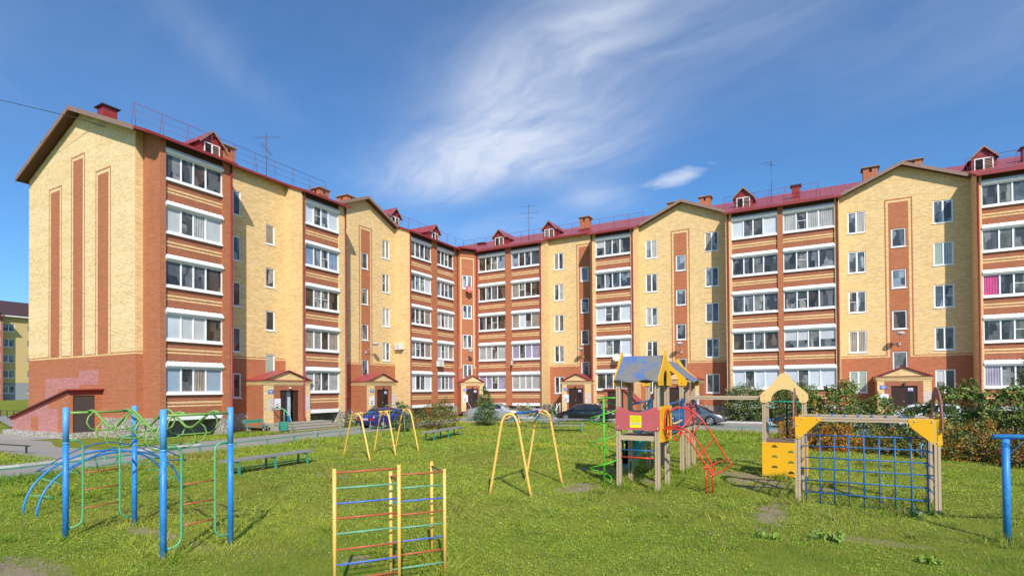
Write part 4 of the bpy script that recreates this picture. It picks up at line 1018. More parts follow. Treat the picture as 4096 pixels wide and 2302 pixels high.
for p, q, z in ((Qq, Rr, 1.45), (Ss, Tt, 1.45)):
    mb = MB(); mb.tube([(*p, z), (*q, z)], .013, 'brown_bar', 8); mb.build('brace', T)
# swing frames
def arch_leg(p, q, z, T, m=YP):
    p, q = Vector((*p, 0)), Vector((*q, 0)); c = (p + q) / 2; pts = []
    for (f, h) in ((0, -.1), (.06, .12 * z), (.30, .86 * z), (.345, .935 * z), (.41, .985 * z), (.5, z), (.59, .985 * z), (.655, .935 * z), (.70, .86 * z), (.94, .12 * z), (1, -.1)):
        pts.append(p + (q - p) * f + Vector((0, 0, h)))
    mb = MB(); mb.tube(pts, .036, m); mb.build('leg_arch', T); return c + Vector((0, 0, z))
T = thing('swing_frame', 'long yellow swing frame of three arched legs with two blue hanger bars and no seats', 'swing', (-15.9, 17.1, 0)); at(T)
c0 = arch_leg((-16.71, 15.91), (-14.71, 15.35), 1.72, T); c1 = arch_leg((-16.55, 17.45), (-14.92, 17.01), 1.75, T); c2 = arch_leg((-16.73, 19.0), (-15.25, 18.85), 1.78, T)
def beam(c0, c1, T, b0=.36, b1=.78):
    d = (c1 - c0); 
    for a, b, m, r in ((0, b0, YP, .032), (b0, b1, 'deep_blue_paint', .036), (b1, 1, YP, .032)):
        mb = MB(); mb.tube([c0 + d * a, c0 + d * b], r, m); mb.build('crossbar', T)
    for f in (b0, b1 - .02):
        p = c0 + d * f; mb = MB()
        mb.tube([p, p + Vector((0, 0, -.06))], .03, 'deep_blue_paint', 6)
        mb.tube([p + Vector((.05 * math.cos(t), 0, -.13 + .07 * math.sin(t))) for t in [2 * PI * i / 10 for i in range(10)]], .018, 'deep_blue_paint', 6, closed=True); mb.build('hanger', T)
    for s, c, g in ((1, c0, .2), (-1, c1, .2)):
        mb = MB(); mb.tube([c + d * s * g, c + Vector((.3, 0, -.22))], .013, YP, 5); mb.tube([c + d * s * g, c + Vector((-.3, 0, -.22))], .013, YP, 5); mb.build('brace', T)
beam(c0, c1, T); beam(c1, c2, T)
T = thing('swing_frame', 'yellow swing frame of two arched legs joined by a blue bar in mid lawn', 'swing', (-6.85, 12.9, 0)); at(T)
c0 = arch_leg((-7.31, 11.78), (-6.25, 12.06), 2.02, T); c1 = arch_leg((-7.42, 13.9), (-6.38, 14.2), 2.02, T)
beam(c0, c1, T, .16, .84)
# ---------------- play tower
T = thing('play_tower', 'two roofed wooden play towers with pink panels, red ladder and green spiral', 'play tower', (-4.2, 16, 0)); at(T)
def tpost(x, y, z, T, w=.115):
    mb = MB()
    h = w / 2
    mb.box(x - h, x + h, y - h, y + h, -.1, z, 'timber')
    for s in (-1, 1):                                   # grooves
        mb.box(x - .006, x + .006, *sorted((y + s * h, y + s * (h + .003))), .02, z - .02, 'brown_deck'); mb.box(*sorted((x + s * h, x + s * (h + .003))), y - .006, y + .006, .02, z - .02, 'brown_deck')
    mb.build('post', T)
def bolts(mb, pts, r=.022, m='lamp_grey'):
    for p in pts: mb.ball(p, r, m, 6)
X0, X1, Y0, Y1 = -4.70, -3.68, 14.12, 15.12
for x in (X0, X1):
    for y in (Y0, Y1): tpost(x, y, 2.84, T)
V0, V1, V2 = 17.4, 18.25, 19.15
for x in (-4.82, -3.78):
    for y in (V0, V1, V2): tpost(x, y, 2.82, T)
mb = MB(); mb.box(X0, X1, Y0 + .06, Y1 - .06, 1.34, 1.40, 'brown_deck'); mb.box(X0 + .06, X1 - .06, Y0 - .03, Y0 + .03, 1.28, 1.40, 'timber'); mb.box(X0 + .06, X1 - .06, Y1 - .03, Y1 + .03, 1.28, 1.40, 'timber')
mb.box(X1 - .03, X1 + .03, Y0 + .06, Y1 - .06, 1.28, 1.395, 'timber'); mb.build('platform', T)
mb = MB(); mb.box(-4.82, -3.78, V0 + .06, V2 - .06, 1.33, 1.39, 'brown_deck'); mb.box(-3.81, -3.75, V0 + .06, V2 - .06, 1.27, 1.388, 'timber'); mb.build('platform', T)
# onion gable boards and roofs
def onion(uc, hw, z0, z1, arch_w, arch_z, foot=.09):
    """half outline of the gable board from foot to tip, mirrored, with an arched opening"""
    o = []
    for f, g in ((1., 0.), (1.03, .06), (1.02, .16), (.93, .28), (.78, .38), (.58, .5), (.38, .64), (.2, .82), (.07, 1.)): o.append((hw * f, z0 + (z1 - z0) * g))
    right = [(uc + a, z) for a, z in o]; left = [(uc - a, z) for a, z in reversed(o)]
    inner = []
    for i in range(13):
        t = PI * i / 12; inner.append((uc - arch_w * math.cos(t), arch_z - .0 + (math.sin(t)) * (z0 + (z1 - z0) * .50 - arch_z)))
    return right + left + [(uc - arch_w, z0)] + inner + [(uc + arch_w, z0)]
def onion_board(axis, pos, uc, hw, z0, z1, aw, az, m, T, th=.03):
    """built from strips so that the arch stays open"""
    mb = MB(); o = [(1., 0.), (1.03, .06), (1.02, .16), (.93, .28), (.78, .38), (.58, .5), (.38, .64), (.2, .82), (.06, 1.)]
    def outer(z):
        g = (z - z0) / (z1 - z0)
        for (f0, g0), (f1, g1) in zip(o, o[1:]):
            if g0 <= g <= g1 + 1e-9: return hw * (f0 + (f1 - f0) * (g - g0) / (g1 - g0))
        return hw * .06
    zt = az
    def inner(z):
        if z >= zt: return 0
        if z <= z0 + .25 * (zt - z0): return aw
        s = (z - z0 - .25 * (zt - z0)) / (.75 * (zt - z0)); return aw * math.sqrt(max(0, 1 - s * s))
    zs = sorted(set([z0 + (z1 - z0) * i / 26 for i in range(27)] + [zt]))
    def P(u, z, d): return (pos + d, u, z) if axis == 'x' else (u, pos + d, z)
    for a, b in zip(zs, zs[1:]):
        for s in (-1, 1):
            i0, i1, o0, o1 = inner(a), inner(b), outer(a), outer(b)
            poly = [(uc + s * i0, a), (uc + s * o0, a), (uc + s * o1, b), (uc + s * i1, b)]
            for d in (0, th): mb.q([P(u, z, d) for u, z in poly], m)
            for (p, q) in ((poly[1], poly[2]), (poly[0], poly[3])): mb.q([P(*p, 0), P(*q, 0), P(*q, th), P(*p, th)], m)
            if a == zs[0]: mb.q([P(*poly[0], 0), P(*poly[1], 0), P(*poly[1], th), P(*poly[0], th)], m)
    bolts(mb, [P(uc + s * hw * .8, z0 + .08, th + .005 if d_ else -.005) for s in (-1, 1) for d_ in (0, 1)], .016, 'brown_deck')
    mb.build('gable_board', T)
yc = (Y0 + Y1) / 2
onion_board('x', X1 + .06, yc + .03, .66, 2.70, 3.62, .22, 3.10, 'board_yellow', T); onion_board('x', X0 - .09, yc + .03, .66, 2.70, 3.62, .22, 3.10, 'board_yellow', T)
xc = -4.30
onion_board('y', V0 - .09, xc, .68, 2.70, 3.62, .44, 3.20, 'board_yellow', T); onion_board('y', V2 + .06, xc, .68, 2.70, 3.62, .44, 3.20, 'board_yellow', T)
def playroof(axis, a, b, c, half, z0, z1, T):
    mb = MB(); K = 6; n = 14
    for s in (-1, 1):
        for i in range(n):
            for j in range(K):
                def P(i, j, dz=0):
                    u = a + (b - a) * i / n; f = j / K; w = c + s * half * f * 1.1
                    z = z1 + (z0 - z1) * (f ** .85) + (.035 * math.sin(i / n * 2 * PI * 1.5 + 1) if j == K else 0) + dz
                    return (u, w, z) if axis == 'x' else (w, u, z)
                mb.q([P(i, j), P(i + 1, j), P(i + 1, j + 1), P(i, j + 1)], 'worn_blue_roof', smooth=True); mb.q([P(i, j, -.03), P(i + 1, j, -.03), P(i + 1, j + 1, -.03), P(i, j + 1, -.03)], 'brown_deck', smooth=True)
            mb.q([P(i, K), P(i + 1, K), P(i + 1, K, -.03), P(i, K, -.03)], 'worn_blue_roof')
    mb.build('roof', T)
m_, nt_, b_ = _nt('worn_blue_roof'); v_ = coords(nt_, (2.2, 2.2, .8))
k_ = ramp(nt_, noise(nt_, v_, 1.3, 7, .72), [(.49, 0.), (.60, 1.)])
L(nt_, mix(nt_, k_, mix(nt_, noise(nt_, v_, 9, 4), (.15, .135, .12), (.25, .235, .215)), mix(nt_, noise(nt_, v_, 3, 3), (.055, .13, .34), (.09, .19, .44))), b_.inputs['Base Color']); b_.inputs['Roughness'].default_value = .75
playroof('x', X0 - .05, X1 + .06, yc + .03, .66, 2.84, 3.50, T); playroof('y', V0 - .06, V2 + .06, xc, .68, 2.86, 3.50, T)
# pink front panel with yellow notice
def panel(F, pts, d0, d1, m, T, name='panel', bl=()):
    mb = MB(); fn = lambda u, z, d: F.P(u, z, d)
    mb.prism(pts, fn, d0, d1, m); bolts(mb, [F.P(u, z, d1) for u, z in bl]); return mb.build(name, T)
TF = Fr((0, Y0 - .06), (1, 0), (0, -1))
pts = [(X0 - .05, 1.55), (X1 + .06, 1.55), (X1 + .08, 1.62), (X1 + .08, 2.08), (X1 + .03, 2.14), (X1 - .06, 2.15)] + [(X1 - .1 - (X1 - X0 - .2) * i / 10, 2.13 - .115 * math.sin(PI * i / 10)) for i in range(1, 10)] + [(X0 + .06, 2.15), (X0 - .03, 2.15), (X0 - .06, 2.1), (X0 - .06, 1.6)]
panel(TF, pts, .002, .028, 'board_pink', T, bl=[(X0, 1.62), (X1 + .02, 1.60), (X0 - .01, 2.1), (X1 + .03, 2.09)])
sg = panel(TF, [(-4.375, 1.615), (-4.07, 1.615), (-4.07, 1.93), (-4.375, 1.93)], .029, .034, 'sign_yellow', T, 'notice_plate')
mb = MB(); mb.fbox(TF, -4.365, -4.08, .0345, .036, 1.70, 1.735, 'paper')
random.seed(3)
for i, z in enumerate((1.90, 1.878, 1.856, 1.822, 1.80, 1.77, 1.748)):
    x = -4.355 + (.04 if i in (0, 6) else 0)
    while x < -4.10 - (.04 if i in (0, 6) else 0):
        w_ = random.uniform(.012, .03); mb.fbox(TF, x, x + w_, .0345, .0355, z, z + .011, 'sign_olive'); x += w_ + .007
x = -4.35
while x < -4.1: w_ = random.uniform(.008, .016); mb.fbox(TF, x, x + w_, .0362, .037, 1.708, 1.727, 'sign_ink'); x += w_ + .008
mb.build('lettering', sg)
for z, m in ((1.02, 'deep_blue_paint'), (.83, 'red_paint')):
    mb = MB(); mb.tube([(X0 + .06, Y0 - .0, z), (X1 - .06, Y0 - .0, z)], .02, m); mb.build('rung', T)
# yellow side panel with porthole ring
SF = Fr((X1 + .06, 0), (0, 1), (1, 0)); K = 28; c_u, c_z = yc + .05, 1.70; ru, rz = .25, .36
mb = MB(); box = (Y0 - .02, Y1 + .16, 1.24, 2.17)
ou, inn = [], []
for i in range(K):
    t = 2 * PI * i / K; cu, cz = math.cos(t), math.sin(t)
    k = min((box[1] - c_u) / cu if cu > 1e-6 else ((box[0] - c_u) / cu if cu < -1e-6 else 9), (box[3] - c_z) / cz if cz > 1e-6 else ((box[2] - c_z) / cz if cz < -1e-6 else 9))
    ou.append((c_u + cu * k, c_z + cz * k)); inn.append((c_u + ru * cu, c_z + rz * cz))
for i in range(K):
    j = (i + 1) % K
    for d in (.002, .028): mb.q([SF.P(*ou[i], d), SF.P(*ou[j], d), SF.P(*inn[j], d), SF.P(*inn[i], d)], 'board_yellow')
    mb.q([SF.P(*ou[i], .002), SF.P(*ou[j], .002), SF.P(*ou[j], .028), SF.P(*ou[i], .028)], 'board_yellow'); mb.q([SF.P(*inn[i], .002), SF.P(*inn[j], .002), SF.P(*inn[j], .028), SF.P(*inn[i], .028)], 'board_yellow')
bolts(mb, [SF.P(u, z, .028) for u in (box[0] + .05, box[1] - .05) for z in (box[2] + .06, c_z, box[3] - .06)]); mb.build('panel', T)
mb = MB(); mb.tube([SF.P(c_u + (ru + .02) * math.cos(2 * PI * i / K), c_z + (rz + .02) * math.sin(2 * PI * i / K), .06) for i in range(K)], .019, 'red_paint', closed=True)
mb.build('ring', T)
# red arched ladder
def spl(pts, n=5):
    P = [Vector(p) for p in pts]; out = []
    for i in range(len(P) - 1):
        p0, p1, p2, p3 = P[max(i - 1, 0)], P[i], P[i + 1], P[min(i + 2, len(P) - 1)]
        for k in range(n):
            t = k / n; out.append(.5 * ((2 * p1) + (-p0 + p2) * t + (2 * p0 - 5 * p1 + 4 * p2 - p3) * t * t + (-p0 + 3 * p1 - 3 * p2 + p3) * t ** 3))
    return out + [P[-1]]
rails = {}
def rl(k, pts): rails[k] = spl(pts)
rl('a', [(X1 + .09, 14.3, 1.56), (-3.28, 14.3, 1.60), (-3.03, 14.3, 1.46), (-2.79, 14.3, 1.11), (-2.55, 14.3, .74), (-2.38, 14.3, .47)])
rl('b', [(X1 + .09, 14.62, 1.60), (-3.3, 14.62, 1.64), (-3.08, 14.62, 1.55), (-2.88, 14.62, 1.38), (-2.65, 14.62, 1.03), (-2.36, 14.62, .55)])
rl('c', [(X1 + .09, 15.05, 2.02), (-3.42, 15.3, 2.1), (-3.15, 15.3, 2.05), (-2.85, 15.3, 1.84), (-2.55, 15.3, 1.40), (-2.23, 15.3, .86), (-2.06, 15.3, .62)])
for k in 'abc':
    mb = MB(); mb.tube(rails[k], .022, 'red_paint'); mb.build('ladder_rail', T)
for (fa, fc) in ((1., 1.), (.84, .86), (.67, .70), (.5, .54)):
    a = rails['a'][int(round(fa * (len(rails['a']) - 1)))]; c = rails['c'][int(round(fc * (len(rails['c']) - 1)))]
    a = a + (a - c) * .14
    mb = MB(); mb.tube([a, c], .018, 'red_paint'); mb.build('ladder_rung', T)
for x, y, z in ((-2.54, 14.3, .72), (-2.40, 14.45, .62)):
    mb = MB(); mb.tube([(x, y, -.1), (x, y, z)], .022, 'red_paint'); mb.build('ladder_leg', T)
mb = MB(); mb.tube(spl([(-3.0, 15.3, 1.95), (-3.15, 15.1, 1.72), (-3.35, 14.9, 1.42), (-3.42, 14.8, 1.3), (-3.36, 14.72, 1.25), (-3.25, 14.68, 1.36), (-3.2, 14.65, 1.55)]), .019, 'red_paint'); mb.build('handle', T)
# green spiral climber
mb = MB(); sx, sy = -5.12, 14.12
mb.tube([(sx, sy, -.1), (sx, sy, 2.42)], .028, 'bright_green_paint'); mb.tube([(sx, sy, 2.38), (X0, sy, 2.38)], .024, 'bright_green_paint'); mb.build('spiral_pole', T)
mb = MB(); pts = []
for i in range(121):
    t = i / 120; a = PI * .0 + t * 2 * PI * 3.45; r = .385 * min(1, .35 + t * 6) ; 
    if t > .96: r *= (1 - t) / .04 * .6 + .4
    pts.append((sx + r * math.cos(a), sy + r * math.sin(a), .12 + 2.26 * t))
mb.tube(pts, .017, 'bright_green_paint', 6); mb.build('spiral', T)
# rope bridge
for x in (-4.72, -3.72):
    mb = MB()
    for i in range(11):
        y = Y1 + .1 + (V0 - Y1 - .2) * i / 10; sag = -.06 * math.sin(PI * i / 10)
        mb.tube([(x, y, 1.42 + sag), (x, y, 2.02 + sag)], .011, 'deep_blue_paint', 5)
    for z in (1.42, 2.02): mb.tube([(x, Y1 + (V0 - Y1) * i / 10, z - .06 * math.sin(PI * i / 10)) for i in range(11)], .018, 'deep_blue_paint', 6)
    mb.tube([(x, Y1 + .05, 2.17), (x, V0 - .05, 2.25)], .026, 'deep_blue_paint', 6); mb.box(x - .03, x + .03, V0 - .14, V0 - .06, 1.4, 2.32, 'deep_blue_paint')
    for i in range(10): mb.ball((x + .02, Y1 + .3 + i * .17, 1.66 - .04 * math.sin(PI * i / 9)), .03, 'board_peach', 6)
    mb.build('bridge_rail', T)
mb = MB()
for i in range(12):
    y = Y1 + .08 + i * (V0 - Y1 - .1) / 12; mb.box(-4.68, -3.76, y, y + .15, 1.34 - .05 * math.sin(PI * (i + .5) / 12), 1.375 - .05 * math.sin(PI * (i + .5) / 12), 'brown_deck')
mb.build('bridge_deck', T)
# pink panels of the rear tower
S2 = Fr((-3.72, 0), (0, 1), (1, 0))
for a, b in ((V0 + .02, V1 - .02), (V1 + .02, V2 - .02)):
    pts = [(a, 1.45), (b, 1.45), (b, 2.2)] + [(b - (b - a) * i / 8, 2.2 - .13 * math.sin(PI * i / 8)) for i in range(1, 8)] + [(a, 2.2)]
    panel(S2, pts, .002, .026, 'board_pink' if a < 18 else 'board_pink', T, bl=[(a + .06, 1.52), (b - .06, 1.52), (a + .06, 2.12), (b - .06, 2.12)])
# slide on the left of the towers
mb = MB(); sl = spl([(X0 + .05, 17.75, 1.40), (-5.0, 17.55, 1.33), (-5.2, 16.9, .85), (-5.3, 16.2, .40), (-5.35, 15.7, .22), (-5.35, 15.3, .2)], 4)
sl = spl([(-4.25, 16.3, 1.38), (-4.3, 15.95, 1.2), (-4.45, 15.5, .95), (-4.62, 15.05, .66), (-4.8, 14.75, .45), (-5.0, 14.5, .32)], 4)
sl = spl([(-5.0, 18.7, 1.40), (-5.0, 18.3, 1.36), (-4.98, 17.3, 1.02), (-4.95, 16.2, .66), (-4.92, 15.5, .45), (-4.9, 15.0, .38)], 4)
for s in (-1, 1):
    for i in range(len(sl) - 1):
        a, b = sl[i], sl[i + 1]; o_ = Vector((s * .22, 0, 0))
        mb.q([a + o_, b + o_, b + o_ + Vector((0, 0, .2)), a + o_ + Vector((0, 0, .2))], 'plastic_green', smooth=True)
        o2 = Vector((s * .25, 0, 0)); mb.q([a + o2 + Vector((0, 0, -.04)), b + o2 + Vector((0, 0, -.04)), b + o2 + Vector((0, 0, .2)), a + o2 + Vector((0, 0, .2))], 'plastic_green', smooth=True)
        mb.q([a + o_ + Vector((0, 0, .2)), b + o_ + Vector((0, 0, .2)), b + o2 + Vector((0, 0, .2)), a + o2 + Vector((0, 0, .2))], 'plastic_green', smooth=True)
for i in range(len(sl) - 1): mb.q([sl[i] + Vector((-.23, 0, 0)), sl[i + 1] + Vector((-.23, 0, 0)), sl[i + 1] + Vector((.23, 0, 0)), sl[i] + Vector((.23, 0, 0))], 'plastic_green', smooth=True)
mb.build('slide', T)
mb = MB()                                                # green board seen under the front tower
F_ = Fr((0, 15.25), (1, 0), (0, -1))
for q_ in ((-5.0, -4.945, .5, 1.2), (-4.885, -4.81, .5, 1.2), (-4.945, -4.885, .5, .66), (-4.945, -4.885, 1.06, 1.2)): mb.fbox(F_, q_[0], q_[1], 0, .03, q_[2], q_[3], 'plastic_green'); mb.build('slide_side', T)
mb = MB()                                                # horizontal ladder beam to the arch frame
for y in (V1 - .32, V2 - .2): mb.box(-3.72, -1.62, y - .045, y + .045, 2.27, 2.37, 'timber'); mb.box(-3.72, -1.62, y - .048, y - .0455, 2.315, 2.325, 'brown_deck')
for i in range(6): mb.tube([(-3.45 + i * .33, V1 - .32, 2.32), (-3.45 + i * .33, V2 - .2, 2.32)], .016, 'deep_blue_paint', 6)
mb.build('overhead_ladder', T)
mb = MB(); mb.tube([(-3.70, 18.2, 2.1), (-3.55, 18.2, 2.12), (-3.5, 18.2, 2.0), (-3.5, 18.2, 2.35)], .018, 'deep_blue_paint', 6); mb.build('grip', T)
# ---------------- arch tower with holes wall, and net frame
T = thing('climbing_structure', 'wooden climbing frame with blue square grid net, yellow corner boards and a peach arch tower', 'climbing frame', (.3, 15.5, 0)); at(T)
for x in (-1.50, -.46):
    for y in (17.83, 18.87): tpost(x, y, 2.24, T, .095)
AF = Fr((0, 17.77), (1, 0), (0, -1))
def arch_board(F, c, m, T):
    o = [(.62, 2.30), (.605, 2.40), (.55, 2.49), (.46, 2.57), (.36, 2.66), (.26, 2.77), (.17, 2.89), (.08, 3.02), (.0, 3.05)]
    out = [(c + a, z) for a, z in o] + [(c - a, z) for a, z in reversed(o[:-1])] + [(c - .615, 2.25), (c - .58, 2.195), (c - .5, 2.18), (c - .42, 2.195)]
    inn = [(c - .41 * math.cos(PI * i / 14), 2.22 + .36 * math.sin(PI * i / 14)) for i in range(15)]
    out2 = [(c + .42, 2.195), (c + .5, 2.18), (c + .58, 2.195), (c + .615, 2.25)]
    mb = MB(); fn = lambda u, z, d: F.P(u, z, d)
    mb.prism(out + inn + out2, fn, 0., .028, m); bolts(mb, [F.P(c + s * .5, z, .03) for s in (-1, 1) for z in (2.24, 2.4)], .013, 'brown_deck'); mb.build('arch_board', T)
arch_board(AF, -.98, 'board_peach', T); arch_board(Fr((0, 18.95), (1, 0), (0, -1)), -.98, 'board_peach', T)
mb = MB(); mb.box(-1.5, -.46, 17.86, 18.84, 1.02, 1.07, 'brown_deck'); mb.build('platform', T)
# yellow wall with half-moon holds
holes = []
mb = MB(); x0, x1, z0, z1 = -1.56, -.40, .05, 1.03
hc = [(-1.23, .88), (-.80, .74), (-1.23, .585), (-.80, .44), (-1.23, .29), (-.80, .14)]; cols_ = [(x0, -1.0), (-1.0, x1)]
for ci, (a, b) in enumerate(cols_):
    zs = [z0] + [(hc[i][1] + hc[i + 2][1]) / 2 + .03 for i in (2 + ci, 0 + ci)] + [z1]
    for k, (c, d) in enumerate(zip(zs, zs[1:])):
        cx, cz = hc[[4, 2, 0][k] + ci]; K = 24; ou, inn = [], []
        for i in range(K):
            t = 2 * PI * (i + .5) / K; cu, cv = math.cos(t), math.sin(t); cz2 = cz + .03
            kk = min((b - cx) / cu if cu > 0 else (a - cx) / cu, (d - cz2) / cv if cv > 0 else (c - cz2) / cv)
            ou.append((cx + cu * kk, cz2 + cv * kk)); inn.append((cx + .085 * cu, cz + (.078 * cv if cv > 0 else .0)))
        corners = [(a, c), (b, c), (b, d), (a, d)]
        for i in range(K):
            j = (i + 1) % K; extra = [q for q in corners if (abs(ou[i][0] - q[0]) < 1e-4 and abs(ou[j][1] - q[1]) < 1e-4) or (abs(ou[j][0] - q[0]) < 1e-4 and abs(ou[i][1] - q[1]) < 1e-4)]
            poly = [ou[i]] + [q for q in extra if q not in (ou[i], ou[j])][:1] + [ou[j], inn[j], inn[i]]
            for dd in (.0, .024): mb.q([AF.P(*q, dd) for q in poly], 'board_yellow')
            mb.q([AF.P(*inn[i], 0), AF.P(*inn[j], 0), AF.P(*inn[j], .024), AF.P(*inn[i], .024)], 'brown_deck')
for q in ((x0, x0 + .003, z0, z1), (x1 - .003, x1, z0, z1), (x0, x1, z0, z0 + .003), (x0, x1, z1 - .003, z1)): mb.fbox(AF, q[0], q[1], .0005, .0235, q[2], q[3], 'board_yellow')
bolts(mb, [AF.P(x, z, .026) for x in (x0 + .05, x1 - .05) for z in (z0 + .06, z1 - .05)], .02); mb.build('holds_wall', T)
mb = MB(); mb.box(-.40, -.376, 17.85, 18.85, .1, 1.02, 'board_yellow'); mb.build('side_panel', T)
mb = MB(); mb.tube([(-1.4, 18.8, 2.19), (-.5, 18.8, 2.19)], .02, 'plastic_green'); mb.build('grip_bar', T); mb = MB(); mb.tube([(-1.45, 17.95, 2.04), (-1.3, 17.95, 2.04), (-1.26, 17.95, 2.12), (-1.26, 17.95, 2.19), (-1.45, 17.95, 2.2)], .018, 'plastic_green', 6); mb.build('grip', T); mb = MB(); mb.tube([(-.6, 18.2, 2.02), (-.5, 18.2, 2.02)], .018, 'plastic_green', 6); mb.build('grip', T)
mb = MB(); mb.tube([(-.97, 19.3, -.1), (-.97, 19.3, 2.22), (-.97, 18.85, 2.22)], .026, 'navy_paint'); mb.build('fire_pole', T)
mb = MB(); mb.tube([(-1.47, 17.85, 1.72), (-1.36, 17.85, 1.72), (-1.33, 17.85, 1.66), (-1.33, 17.85, 1.48), (-1.36, 17.85, 1.42), (-1.47, 17.85, 1.42)], .016, 'blue_paint', 6); mb.build('handle', T)
# net frame
q1, q2, q3, q4 = (-.50, 14.16), (-.46, 15.45), (2.03, 14.05), (2.06, 15.25)
for p in (q1, q2, q3, q4): tpost(*p, 1.95, T, .105)
mb = MB(); 
for a, b, y_ in ((q1, q3, -.0), (q2, q4, 0)): mb.bar((a[0] + .05, a[1], 1.92), (b[0] - .05, b[1], 1.92), .09, .10, 'timber'); mb.bar((a[0] + .05, a[1] - .0455, 1.92), (b[0] - .05, b[1] - .0455, 1.92), .004, .012, 'brown_deck')
mb.build('top_beam', T)
for i in range(7):
    f = .16 + i * .105; a = lerp((*q1, 1.95), (*q3, 1.95), f); b = lerp((*q2, 1.95), (*q4, 1.95), f)
    mb = MB(); mb.tube([(a[0], a[1], 1.955), (b[0], b[1], 1.955)], .016, 'blue_paint', 6)
    for e in (a, b): mb.box(e[0] - .05, e[0] + .05, e[1] - .03, e[1] + .03, 1.971, 1.978, 'blue_paint')
    mb.build('overhead_rung', T)
NF = Fr((0, 14.09), (.99995, -.0355), (-.0355, -.99995))
panel(NF, [(-.55, 1.97), (-.07, 1.97), (-.025, 1.95), (-.03, 1.90), (-.44, 1.49), (-.49, 1.465), (-.54, 1.49)], -.005, .022, 'board_yellow', T, 'corner_board', [(-.4, 1.92), (-.1, 1.92), (-.49, 1.78), (-.49, 1.53)])
panel(NF, [(1.60, 1.96), (2.10, 1.96), (2.115, 1.45), (2.07, 1.415), (2.0, 1.42), (1.6, 1.78 - .0), (1.545, 1.90), (1.56, 1.95)], -.005, .022, 'board_yellow', T, 'corner_board', [(1.66, 1.91), (1.95, 1.91), (2.05, 1.72), (2.03, 1.48)])
Y2 = lambda x: 14.26 - .03 * (x + .3)
net = [-.34 + .279 * i for i in range(9)]
mb = MB()
for i, x in enumerate(net): mb.tube([(x, Y2(x), -.05), (x, Y2(x), 1.56 if i != 4 else 1.88)], .0165, 'deep_blue_paint', 6)
for k, z in enumerate((1.55, 1.30, 1.04, .79, .525, .255)):
    e0, e1 = (-.34, 1.892) if k != 3 else (-.45, 1.99)
    mb.tube([(e0, Y2(e0), z), (e1, Y2(e1), z)], .0155, 'deep_blue_paint', 6)
mb.tube([(-.45, 14.27, .02), (1.9, 14.2, .03)], .006, 'deep_blue_paint', 4)
for x in net:
    for z in (1.55, 1.30, 1.04, .79, .525, .255): mb.ball((x, Y2(x), z), .023, 'deep_blue_paint', 6)
mb.build('grid_net', T)
for (a, b, xo) in ((q3, q4, 0), (q1, q2, 0)):
    for z in (.35, .63, .9, 1.2):
        mb = MB(); mb.tube([(a[0] + xo, a[1] + .05, z), (b[0] + xo, b[1] - .05, z)], .017, 'blue_paint', 6); mb.ball((b[0] - .06, b[1] - .06, z), .035, 'blue_paint', 6); mb.build('side_rung', T)
mb = MB(); mb.tube([(1.94, 15.2, 1.05), (1.9, 15.12, 1.07), (1.9, 15.12, 1.33), (1.94, 15.2, 1.36)], .017, 'blue_paint', 6); mb.build('handle', T)
def mauve(x, y0, y1):
    """arched board standing across the end of the net frame"""
    mb = MB(); c = (y0 + y1) / 2; hw = (y1 - y0) / 2; K = 14; ou, inn = [], []
    for i in range(K + 1):
        t = PI * i / K; ou.append((c - hw * math.cos(t) * 1.0, 1.72 + .9 * math.sin(t) ** .9)); inn.append((c - (hw - .16) * math.cos(t), 1.72 + .68 * math.sin(t) ** .9))
    for i in range(K):
        for d in (0, .026): mb.q([(x + d, *ou[i]), (x + d, *ou[i + 1]), (x + d, *inn[i + 1]), (x + d, *inn[i])], 'board_mauve')
        for g in (ou, inn): mb.q([(x, *g[i]), (x, *g[i + 1]), (x + .026, *g[i + 1]), (x + .026, *g[i])], 'board_mauve')
    mb.build('arched_board', T)
mauve(-.585, 14.0, 15.5); mauve(2.10, 13.92, 15.35)
# blue bar on the far right
T = thing('pipe_frame', 'plain blue pipe frame with peeling top bar at the right edge of the lawn', 'carpet rail', (2.69, 12.2, 0)); at(T)
post('post', 2.69, 12.2, 1.74, .055, 'blue_paint', T); post('post', 5.6, 12.9, 1.74, .055, 'blue_paint', T)
mb = MB(); mb.tube([(2.52, 12.16, 1.775), (5.8, 12.95, 1.775)], .043, 'blue_paint', 10); mb.build('top_bar', T)
mb = MB(); mb.tube([(2.69 + .07 * math.cos(i * .7), 12.2 + .07 * math.sin(i * .7), 1.70 - .006 * i + .08 * math.sin(i * 1.3) * .3) for i in range(24)], .005, 'deep_blue_paint', 4); mb.tube(spl([(2.95, 12.27, 1.72), (2.85, 12.2, 1.62), (2.74, 12.15, 1.5)]), .005, 'deep_blue_paint', 4); mb.build('twine', T)
